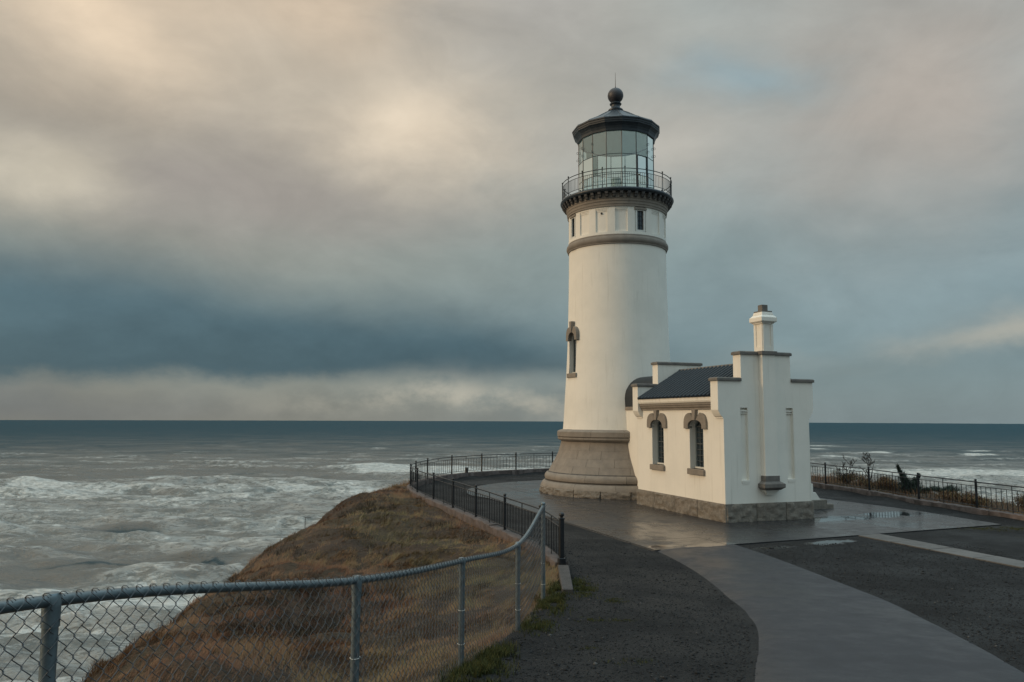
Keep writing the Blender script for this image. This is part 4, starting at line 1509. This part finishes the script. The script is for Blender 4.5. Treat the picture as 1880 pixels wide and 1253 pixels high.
cp.box((CA - .11, CV0 - .11, 6.316), (CB + .11, CV1 + .11, 6.44))
cp.frustum(G(.11), G(.03), 6.441, 6.53)
cp.frustum(G(.03), G(.01), 6.531, 6.62)
cp.build('chimney_cap', 'stucco', stack, bevel=.006)
MB().box((CA - .005, CV0 - .005, 6.621), (CB + .005, CV1 + .005, 6.66)).build('cap_slab', 'coping', stack)
um, vm = (CA + CB) / 2, (CV0 + CV1) / 2
MB().box((um - .112, vm - .112, 6.661), (um + .112, vm + .112, 6.87)).build('flue', 'coping', stack, bevel=.01)

# eaves : stone cornice, gutter, ribbed metal roof
V0, V1 = HT + .002, HL - HT - .002
for s_ in (1, -1):
    fx = (lambda a: a) if s_ == 1 else (lambda a: HW - a)
    TE = lambda a, bb, c_: (fx(a), c_, bb)
    nst = 4
    for i in range(nst):
        MB().plate([(.0, 3.50), (-.05, 3.50), (-.05, 3.555), (-.075, 3.575), (-.10, 3.60), (-.10, 3.64), (-.13, 3.66), (-.135, 3.715), (.0, 3.715)], [], V0 + (V1 - V0) * i / nst + .002, V0 + (V1 - V0) * (i + 1) / nst - .002, TE).build('cornice_stone', 'sandstone', house)
    MB().plate([(0, 3.717), (-.10, 3.717), (-.15, 3.74), (-.175, 3.79), (-.178, 3.88), (-.19, 3.895), (-.19, 3.925), (0, 3.925)], [], V0, V1, TE).build('gutter', 'stucco', house)
sl = math.hypot(HW / 2 + .20, ZR - 3.93)
for s_ in (1, -1):
    fx = (lambda a: a) if s_ == 1 else (lambda a: HW - a)
    TE = lambda a, bb, c_: (fx(a), c_, bb)
    rf = MB().plate([(-.20, 3.927), (HW / 2, ZR), (HW / 2, ZR - .05), (-.20, 3.90 - .0)], [], V0, V1, TE).build('roof', 'roof_metal', house)
    nrib = 20
    d = Vector((HW / 2 + .20, 0, ZR - 3.93)).normalized()
    for k in range(nrib):
        v = V0 + (V1 - V0) * (k + .5) / nrib
        rb = MB()
        n_ = Vector((-d.z, 0, d.x))
        p0, p1 = Vector((-.235, v, 3.912)), Vector((HW / 2 - .02, v, ZR - .012))
        vs = []
        for p in (p0, p1):
            for ang in np.linspace(0, PI, 6):
                q_ = p + Vector((0, .048 * math.cos(ang), 0)) + n_ * (.070 * math.sin(ang))
                vs.append((fx(q_.x), q_.y, q_.z))
        rb.add(vs, [(i, i + 1, i + 7, i + 6) for i in range(5)] + [tuple(range(6))])
        rb.build('roof_rib', 'roof_metal', rf, True, 60)
MB().tube([(HW / 2, V0, ZR + .012), (HW / 2, V1, ZR + .012)], .055, 10).build('ridge_cap', 'coping', house, True)

# vaulted link to the tower
TLK = lambda a, bb, c_: (a, c_, bb)
LU0, LU1 = .80, HW - .80
MB().box((LU0, HL + .001, -.05), (LU1, 8.6, 3.53)).build('link_wall', 'stucco', house)
MB().box((LU0 - .03, HL + .001, 3.531), (LU1 + .03, 8.6, 3.67)).build('link_cornice', 'sandstone', house)
prof = [(LU0 - .025, 3.671), (LU1 + .025, 3.671), (LU1 + .025, 4.02)]
for i in range(1, 16):
    t = PI * i / 16
    prof.append((HW / 2 + ((LU1 - LU0) / 2 + .025) * math.cos(t), 4.02 + .90 * math.sin(t)))
prof.append((LU0 - .025, 4.02))
MB().plate(prof, [], HL + .052, 8.6, TLK).build('link_roof', 'roof_metal', house, True, 25)

# entrance stoop on the far side
st = MB()
dr_ = MB().box((HW + .001, 2.30, .62), (HW + .045, 3.30, 2.75)).build('door', 'door_paint', house)
MB().sphere((HW + .07, 2.42, 1.6), .04, 10, 8).build('handle', 'brass', dr_)
for i, (u1, z1) in enumerate(((HW + 1.5, .60), (HW + 1.85, .40), (HW + 2.2, .20))):
    MB().box((HW + .002, 2.27, -.05), (u1, 3.33, z1 - .001 * i)).build('step', 'old_concrete', house, bevel=.01)
for v0 in (2.0, 3.34):
    MB().box((HW + .064, v0, .34), (HW + 1.80, v0 + .26, .91)).frustum((HW + 1.801, v0 + .01, HW + 2.12, v0 + .25), (HW + 1.801, v0 + .01, HW + 1.92, v0 + .25), .34, .60).build('cheek_wall', 'stucco', house)
    MB().box((HW + .062, v0 - .04, -.05), (HW + 2.38, v0 + .30, .34)).box((HW + 2.382, v0 - .02, -.05), (HW + 2.68, v0 + .28, .18)).build('cheek_base', 'rock_face', house, bevel=.015)

# ------------------------------------------------------------------ chain-link fence
fence = thing('chain_link_fence', 'galvanised chain-link fence in front of the brown grass slope', 'fence')
FP = FENCE
ztop = [2.62, 2.393, 1.993, 1.67, 1.461, 1.701]
zbot = []
for (x, y) in FP:
    zbot.append(float(zg(y)))
fc = catmull([(x, y, z) for (x, y), z in zip(FP, ztop)], 14)
fq = np.array([tuple(p) for p in fc])
fs_ = np.concatenate([[0], np.cumsum(np.hypot(*np.diff(fq[:, :2], axis=0).T))])
FLEN = fs_[-1]


def fence_pt(s_):
    return np.array([np.interp(s_, fs_, fq[:, i]) for i in range(3)])


MB().tube([tuple(p) for p in fq], .027, 10).build('top_rail', 'galvanised', fence, True, 50)
for i, (x, y) in enumerate(FP):
    if i == len(FP) - 1:
        h0 = -.15
        o = MB().tube([(0, 0, h0), (0, 0, ztop[i] - zbot[i] + .05)], .037, 12).build('post', 'galvanised', fence, True, 50, loc=(x, y, zbot[i]))
        MB().sphere((0, 0, ztop[i] - zbot[i] + .045), .040, 12, 8, .7).build('cap', 'galvanised', o, True)
    else:
        o = MB().tube([(0, 0, -.15), (0, 0, ztop[i] - zbot[i] - .02)], .033, 12).build('post', 'galvanised', fence, True, 50, loc=(x, y, zbot[i]))
        MB().lathe([(.0375, -.10), (.0385, -.02), (.042, .03), (.03, .046), (.0001, .05)], 12).build('cap', 'galvanised', o, True, loc=(0, 0, ztop[i] - zbot[i] - .012))
    for zt in (.25, .6):
        MB().tube([(.0365 * math.cos(2 * PI * k / 12), .0365 * math.sin(2 * PI * k / 12), zt + .004 * math.sin(2 * PI * k / 12)) for k in range(12)], .003, 4, closed=True).build('tie_wire', 'white_paint', o)
HPITCH, DV = .045, .046
WLEN = 24


def wire_mesh(par):
    pts = []
    for k in range(WLEN + 1):
        side = .5 if (k + par) % 2 == 0 else -.5
        x = side * (HPITCH + .006)
        z = .022 - k * DV
        d = .0045 if (k % 2 == 0) else -.0045
        pts += [(x - side * .008, d, z + .006), (x, 0, z), (x - side * .008, -d, z - .006)]
    sg = .5 if par % 2 == 0 else -.5
    top = [(sg * (HPITCH + .014), -.034, .026), (sg * (HPITCH + .012), -.020, .036), (sg * (HPITCH + .002), -.004, .036)]
    return MB().tube(top + pts, .0023, 4).mesh('wire', 'wire', True)


wm = [wire_mesh(0), wire_mesh(1)]
nw = int(FLEN / HPITCH)
for k in range(nw):
    s_ = (k + .5) * HPITCH
    p, p2 = fence_pt(s_), fence_pt(s_ + .03)
    tt = Vector((p2[0] - p[0], p2[1] - p[1], 0)).normalized()
    off_ = Vector((tt.y, -tt.x, 0)) * .034
    new_obj('wire', wm[k % 2], fence, (p[0] + off_.x, p[1] + off_.y, p[2] + .002), math.atan2(p2[1] - p[1], p2[0] - p[0]))


# ------------------------------------------------------------------ vegetation
def blades(P, L, Wd, lean, ang, curl=.5, tint=None, seg=2):
    """bent grass blades, vectorised: P (n,3), L length, Wd width, lean horizontal fraction, ang direction"""
    n = len(P)
    dirx, diry = np.cos(ang), np.sin(ang)
    side = np.stack([-diry, dirx, np.zeros(n)], -1)
    tw = rng.uniform(-1, 1, n)[:, None]
    side = side * np.cos(tw) + np.stack([dirx, diry, np.zeros(n)], -1) * np.sin(tw)
    vs = []
    for k in range(seg + 1):
        t = k / seg
        hx = lean * L * (t ** (1 + curl))
        hz = L * np.sqrt(np.clip(1 - lean ** 2 * t, .05, 1)) * t
        c_ = P + np.stack([dirx * hx, diry * hx, hz], -1)
        if k < seg:
            wd_ = (Wd * (1 - .45 * t))[:, None] * .5
            vs += [c_ - side * wd_, c_ + side * wd_]
        else:
            vs += [c_]
    Vv = np.stack(vs, 1)
    m_ = Vv.shape[1]
    o = np.arange(n)[:, None] * m_
    tris = []
    for k in range(seg - 1):
        b0 = 2 * k
        tris += [[b0, b0 + 1, b0 + 3], [b0, b0 + 3, b0 + 2]]
    b0 = 2 * (seg - 1)
    tris += [[b0, b0 + 1, b0 + 2]]
    F = (o[:, :, None] + np.array(tris)[None]).reshape(-1, 3)
    tn = np.repeat(tint if tint is not None else rng.random(n), m_)
    return Vv.reshape(-1, 3), F, tn


def join(parts):
    Vs, Fs, Ts, o = [], [], [], 0
    for v, f_, t in parts:
        Vs.append(v)
        Fs.append(f_ + o)
        Ts.append(t)
        o += len(v)
    return np.concatenate(Vs), np.concatenate(Fs), np.concatenate(Ts)


def scatter(n, x0, x1, y0, y1, test):
    out = np.zeros((0, 3))
    x = rng.uniform(x0, x1, n)
    y = rng.uniform(y0, y1, n)
    z, ins, dist = terrain_z(x[:, None], y[:, None])
    z, ins, dist = z[:, 0], ins[:, 0], dist[:, 0]
    k = test(x, y, z, ins, dist)
    return np.stack([x, y, z - .01], -1)[k]


def lip_x(y):
    a = np.array(sorted([(p[1], p[0]) for p in LIP]))
    return np.interp(y, a[:, 0], a[:, 1])


def dry_tint(P):
    x, y = P[:, 0], P[:, 1]
    # tan-olive lawn close under the kerb, rusty growth out by the edge, dark peat in the hollow
    lawn = np.exp(-(((x + 1.6 + .34 * (y - 19)) / 1.5) ** 2)) * np.clip((y - 11) / 5, 0, 1) * np.clip((31 - y) / 4, 0, 1)
    near_ = np.exp(-(((x + .9) / 1.3) ** 2)) * np.clip((14 - y) / 4, 0, 1)
    hollow = np.exp(-(((x + 3.6) / 1.3) ** 2 + ((y - 14.5) / 3.6) ** 2))
    t = .28 + .34 * fbm(x * .45, y * .45, 3, 41) + .42 * (fbm(x * 1.9, y * 1.9, 3, 43) - .5) + .30 * (fbm(x * 4.2, y * 4.2, 2, 61) - .5) + rng.normal(0, .10, len(P)) + .26 * lawn + .16 * near_ - .30 * hollow
    return np.clip(t, 0, 1)


parts = []
# ragged fringe against the kerb and the fence foot
P = scatter(60000, -6.5, 1.4, 3.5, 36, lambda x, y, z, i, d: (~i) & (d > .10) & (d < .42) & (rng.random(len(x)) < np.exp(-(d - .1) / .12)))
k = len(P)
parts.append(blades(P, rng.uniform(.05, .16, k) * np.clip((fbm(P[:, 0] * 3, P[:, 1] * 3, 2, 5) - .25) * 2.4, .2, 1.5), rng.uniform(.006, .012, k), rng.uniform(.2, .8, k), rng.normal(.2, .9, k), .4, dry_tint(P)))
# cliff-top turf on the left, denser close to the camera
for (n, y0, y1, lmin, lmax, wdt) in ((120000, 3.5, 11, .09, .28, .0042), (130000, 9, 20, .10, .28, .0060), (90000, 18, 37, .09, .27, .010)):
    P = scatter(n, -9.0, 1.4, y0, y1, lambda x, y, z, i, d: (~i) & (d > .06) & (x > lip_x(y) - 1.6))
    k = len(P)
    mound = fbm(P[:, 0] * .8, P[:, 1] * .8, 3, 3)
    tuft = np.clip((fbm(P[:, 0] * 4.2, P[:, 1] * 4.2, 2, 61) - .30) * 2.6, .12, 1.6)
    parts.append(blades(P, rng.uniform(lmin, lmax, k) * (.45 + .7 * mound) * tuft, rng.uniform(.6, 1.3, k) * wdt, rng.uniform(.45, .97, k), rng.normal(.15, .6, k) + 5 * (fbm(P[:, 0] * 1.2, P[:, 1] * 1.2, 2, 71) - .5), .4, dry_tint(P)))
# beyond the railing on the far and right side
P = scatter(60000, -6, 24, 20, 50, lambda x, y, z, i, d: (~i) & (d > .12) & (d < 5) & ((y > 36) | (x > 12)))
k = len(P)
parts.append(blades(P, rng.uniform(.10, .42, k), rng.uniform(.008, .018, k), rng.uniform(.2, .8, k), rng.uniform(0, 6.28, k), .4, np.clip(dry_tint(P) + .05, 0, 1)))
v, f_, t = join(parts)
tag(new_obj('dry_grass', np_mesh('dry_grass', v, f_, 'dry_blades', False, {'tint': t})), 'short brown windswept grass covering the cliff-top slope', 'grass', kind='stuff')

# dark heathery brush in the hollow of the slope
parts = []
P = scatter(150000, -7, .4, 6.5, 30, lambda x, y, z, i, d: (~i) & (d > .5) & (x > lip_x(y) - .4)
            & (fbm(x * .9, y * .9, 4, 91) + .34 * np.exp(-(((x + 3.4) / 1.5) ** 2 + ((y - 14.0) / 4.2) ** 2)) + .30 * np.exp(-(((x + 4.9) / .8) ** 2 + ((y - 27.2) / 1.3) ** 2)) > .66))
k = len(P)
tuft = np.clip((fbm(P[:, 0] * 3.4, P[:, 1] * 3.4, 2, 33) - .30) * 2.6, .15, 1.5)
P[:, 2] += .10 * rng.random(k) * tuft
parts.append(blades(P, rng.uniform(.05, .19, k) * tuft, rng.uniform(.004, .010, k), rng.uniform(.2, .95, k), rng.uniform(0, 6.28, k), .3, rng.random(k) ** 1.1))
v, f_, t = join(parts)
tag(new_obj('heath_brush', np_mesh('heath_brush', v, f_, 'brush_leaves', False, {'tint': t})), 'dark heathery brush matted over the hollow of the slope', 'brush', kind='stuff')

# green-yellow moss and grass tufts by the kerb end, along the fence foot and on the gravel
parts = []
for (cx_, cy_, rx, ry, n, lo, hi) in [(1.28, 14.6, .26, .9, 3600, .02, .07), (.80, 14.0, .16, 1.2, 3200, .03, .10), (.62, 12.9, .2, .9, 2600, .03, .11), (1.75, 13.3, .16, .2, 700, .01, .035),
                                      (1.15, 11.6, .28, .16, 900, .01, .035), (1.62, 11.6, .18, .12, 350, .01, .03), (-.2, 9.0, .22, .6, 2400, .04, .13), (-.38, 8.2, .25, .7, 2600, .04, .14), (.35, 11.2, .22, .7, 1800, .02, .09),
                                      (14.6, 23.2, 1.5, .45, 4200, .01, .05), (15.3, 21.6, 1.0, .4, 2600, .01, .05), (1.3, 8.9, .3, .16, 420, .01, .03), (.9, 9.6, .2, .12, 260, .01, .03), (-.95, 6.4, .2, .7, 1500, .03, .10)]:
    g1 = np.clip(rng.normal(0, .55, (n, 2)), -1.4, 1.4)
    x, y = cx_ + rx * g1[:, 0], cy_ + ry * g1[:, 1]
    keep = fbm(x * 6, y * 6, 2, 77) > .42
    x, y = x[keep], y[keep]
    z = terrain_z(x[:, None], y[:, None])[0][:, 0]
    k = len(x)
    parts.append(blades(np.stack([x, y, z - .004], -1), rng.uniform(lo, hi, k), rng.uniform(.005, .010, k), rng.uniform(.2, .9, k), rng.uniform(0, 6.28, k), .4, rng.random(k)))
v, f_, t = join(parts)
tag(new_obj('green_tufts', np_mesh('green_tufts', v, f_, 'moss_blades', False, {'tint': t})), 'yellow-green moss and grass tufts on the gravel and fence foot', 'moss', kind='stuff')

# loose gravel stones
n = 75000
y = 5.5 + (rng.random(n) ** 1.7) * 15
x = rng.uniform(-1.2, 12, n)
z, ins, dist = terrain_z(x[:, None], y[:, None])
z, ins, dist = z[:, 0], ins[:, 0], dist[:, 0]
pth = (x > np.interp(y, [p[1] for p in PL], [p[0] for p in PL]) + .02) & (x < np.interp(y, [p[1] for p in PR], [p[0] for p in PR]) - .02)
apr = y > 19.0 + (x - 3.47) * .42
apr2 = (x > 1.4) & (y > 24.3 - (x - 1.62) * 2.79)
plx, prx = np.interp(y, [p[1] for p in PL], [p[0] for p in PL]), np.interp(y, [p[1] for p in PR], [p[0] for p in PR])
spill = np.exp(-np.minimum(np.abs(x - plx), np.abs(prx - x)) / .10)
ok = ins & (dist > .08) & ~(pth & (rng.random(n) > .008 + .45 * spill)) & ~(apr & apr2)
x, y, z = x[ok], y[ok], z[ok]
n = len(x)
octv = np.array([[1, 0, 0], [-1, 0, 0], [0, 1, 0], [0, -1, 0], [0, 0, 1], [0, 0, -1]], float)
octf = np.array([[0, 2, 4], [2, 1, 4], [1, 3, 4], [3, 0, 4], [2, 0, 5], [1, 2, 5], [3, 1, 5], [0, 3, 5]])
sz = rng.lognormal(math.log(.0085), .42, n)
an = rng.uniform(0, 6.28, n)
ov = octv[None] * (sz[:, None, None] * rng.uniform(.65, 1.35, (n, 6, 1))) * np.array([1, 1, .7])
ox = ov[..., 0] * np.cos(an)[:, None] - ov[..., 1] * np.sin(an)[:, None]
oy = ov[..., 0] * np.sin(an)[:, None] + ov[..., 1] * np.cos(an)[:, None]
Vs = np.stack([ox + x[:, None], oy + y[:, None], ov[..., 2] + (z + sz * .2)[:, None]], -1).reshape(-1, 3)
Fs = (np.arange(n)[:, None, None] * 6 + octf[None]).reshape(-1, 3)
tag(new_obj('gravel_stones', np_mesh('gravel_stones', Vs, Fs, 'stones', False, {'tint': np.repeat(rng.random(n), 6)})), 'loose dark gravel stones lying either side of the path', 'gravel', kind='stuff')


# bare saplings on the right
def sapling(name, label, base, h, seed, lean, group=None):
    g = random.Random(seed)
    t = thing(name, label, 'sapling', base, 0, group)
    tr = MB()
    br = MB()

    def grow(mb, p, d, L, r, depth):
        pts, rad = [p], [r]
        q_ = Vector(p)
        dd = Vector(d)
        n = 5
        for i in range(n):
            dd = (dd + Vector((g.uniform(-.22, .22), g.uniform(-.22, .22), g.uniform(-.03, .14)))).normalized()
            q_ = q_ + dd * (L / n)
            pts.append(q_.copy())
            rad.append(max(.008, r * (1 - .8 * (i + 1) / n)))
            if depth < 3 and i >= 1:
                for _ in range(2 if depth < 2 else 1):
                    if g.random() < .75:
                        sd_ = (dd * .55 + Vector((g.uniform(-1, 1), g.uniform(-1, 1), g.uniform(-.1, .8)))).normalized()
                        grow(br, q_.copy(), sd_, L * g.uniform(.30, .52), rad[-1] * .65, depth + 1)
        mb.tube(pts, rad, 5)
    for sgn in lean:
        grow(tr, Vector((0, 0, -.05)), Vector((sgn, g.uniform(-.1, .1), 1)).normalized(), h * g.uniform(.85, 1.05), .040, 0)
    tr.build('trunk', 'bark', t, True)
    br.build('branches', 'bark', t, True)


sapling('bare_sapling', 'leafless forked sapling leaning left, nearest the workroom behind the right railing', (15.75, 36.4, height_at(15.75, 36.4)), .88, 4, (-.75, .15))
sapling('bare_sapling', 'taller leafless upright sapling between the forked one and the dark conifer', (16.1, 35.3, height_at(16.1, 35.3)), 1.0, 12, (-.12, .22))


def conifer(base):
    g = random.Random(3)
    t = thing('windswept_conifer', 'low dark windswept conifer bush behind the right railing', 'conifer', base)
    tr = MB()
    limbs = []
    for (dx_, dz_, L, r) in ((-.80, 1.15, 1.50, .045), (-.45, .9, .95, .04), (.10, .9, .72, .04), (.42, 1.0, .95, .035), (1.0, .42, 1.0, .03), (1.0, .12, .75, .03), (-.6, .35, .55, .03)):
        d = Vector((dx_, g.uniform(-.25, .25), dz_)).normalized()
        pts = [Vector((0, 0, -.05))]
        for i in range(6):
            d = (d + Vector((g.uniform(-.1, .1), g.uniform(-.1, .1), g.uniform(-.08, .06)))).normalized()
            pts.append(pts[-1] + d * (L / 6))
        tr.tube(pts, [r * (1 - .12 * i) for i in range(7)], 5)
        limbs.append((pts, L))
    tr.build('trunk', 'bark', t, True)
    parts_ = []
    for pts, L in limbs:
        P_ = np.array([tuple(p) for p in pts])
        n = int(2000 * L)
        tpos = rng.uniform(.8, 6.0, n)
        c_ = np.stack([np.interp(tpos, range(7), P_[:, i]) for i in range(3)], -1)
        wd_ = (.17 * (1.20 - tpos / 6.0))[:, None]
        clump = np.floor(tpos * 3.2)
        off = rng.normal(0, 1, (n, 3)) * wd_ * (.45 + .55 * (np.sin(clump * 12.9) * .5 + .5))[:, None]
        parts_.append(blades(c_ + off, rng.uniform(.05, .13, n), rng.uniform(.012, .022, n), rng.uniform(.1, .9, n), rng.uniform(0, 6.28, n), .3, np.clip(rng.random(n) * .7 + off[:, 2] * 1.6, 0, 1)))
    v_, f2_, t2_ = join(parts_)
    new_obj('foliage', np_mesh('foliage', v_, f2_, 'needles', False, {'tint': t2_}), t)


conifer((16.75, 32.7, height_at(16.75, 32.7)))


def shrub(label, base, r, hgt, seed, material, n=2600, nstem=9):
    g = random.Random(seed)
    r, hgt, n = r * 1.15, hgt * .85, int(n * 1.5)
    t = thing('low_shrub', label, 'shrub', base, 0, 'low shrubs behind the right railing')
    st_ = MB()
    tips = []
    for i in range(nstem):
        a = g.uniform(0, 6.28)
        d = Vector((math.cos(a) * g.uniform(.3, 1), math.sin(a) * g.uniform(.3, 1), g.uniform(.5, 1.1)))
        p0 = Vector((g.uniform(-.1, .1), g.uniform(-.1, .1), -.04))
        p2 = p0 + Vector((d.x * r, d.y * r, d.z * hgt))
        p1 = (p0 + p2) / 2 + Vector((g.uniform(-.05, .05), g.uniform(-.05, .05), .06))
        st_.tube([p0, p1, p2], [.012, .009, .004], 4)
        tips += [p1, p2, (p1 + p2) / 2]
    st_.build('stems', 'bark', t)
    TP = np.array([tuple(p) for p in tips])
    k = rng.integers(0, len(TP), n)
    P_ = TP[k] + rng.normal(0, 1, (n, 3)) * np.array([r * .16, r * .16, hgt * .14])
    P_[:, 2] = np.maximum(P_[:, 2], -.02)
    v_, f2_, t2_ = blades(P_, rng.uniform(.03, .10, n), rng.uniform(.010, .022, n), rng.uniform(.2, 1, n), rng.uniform(0, 6.28, n), .3, rng.random(n))
    new_obj('leaves', np_mesh('leaves', v_, f2_, material, False, {'tint': t2_}), t)


for (lab, x, y, r, hgt, seed, mt) in [
        ('rusty brown shrub behind the right railing, right at the workroom corner', 15.6, 36.5, .65, .62, 1, 'dry_blades'),
        ('rusty brown shrub at the foot of the forked sapling', 16.1, 34.7, .60, .52, 2, 'dry_blades'),
        ('rusty brown shrub between the upright sapling and the dark conifer', 16.6, 33.8, .55, .55, 3, 'dry_blades'),
        ('small dark green shrub just right of the windswept conifer', 17.3, 31.4, .45, .42, 4, 'needles'),
        ('flat brown shrub in the middle of the right railing run', 16.9, 29.6, .65, .40, 5, 'dry_blades'),
        ('low brown shrub left of the post nearest the right picture edge', 16.8, 28.3, .5, .34, 6, 'dry_blades'),
        ('reddish brown shrub at the right edge of the picture', 17.7, 26.6, .6, .62, 7, 'dry_blades')]:
    shrub(lab, (x, y, height_at(x, y)), r, hgt, seed, mt)

# thin survey stake on the cliff edge and a small box at the far railing
sz_ = height_at(-6.45, 24.6)
stake = MB().box((-.008, -.008, -.1), (.008, .008, .42)).box((-.008, -.006, .40), (.18, .006, .412)).build('survey_stake', 'weathered_wood', loc=(-6.45, 24.6, sz_))
tag(stake, 'thin stake with a short arm standing on the cliff edge', 'stake')
p, t = rail_pt(post_s[11] - 1.3)
bxo = MB().box((-.07, -.05, 0), (.07, .05, .24)).frustum((-.085, -.065, .085, .065), (-.06, -.045, .06, .045), .2405, .28).build('junction_box', 'black_iron', loc=(p.x - .30 * -t.y * -1, p.y + .30 * t.x * -1, 0.0), rotz=math.atan2(t.y, t.x))
bxo.location.z = kerb_top(post_s[11]) + .001
bxo.location.x, bxo.location.y = p.x + t.y * .07, p.y - t.x * .07
tag(bxo, 'small dark box standing on the far kerb beneath the railing', 'box')
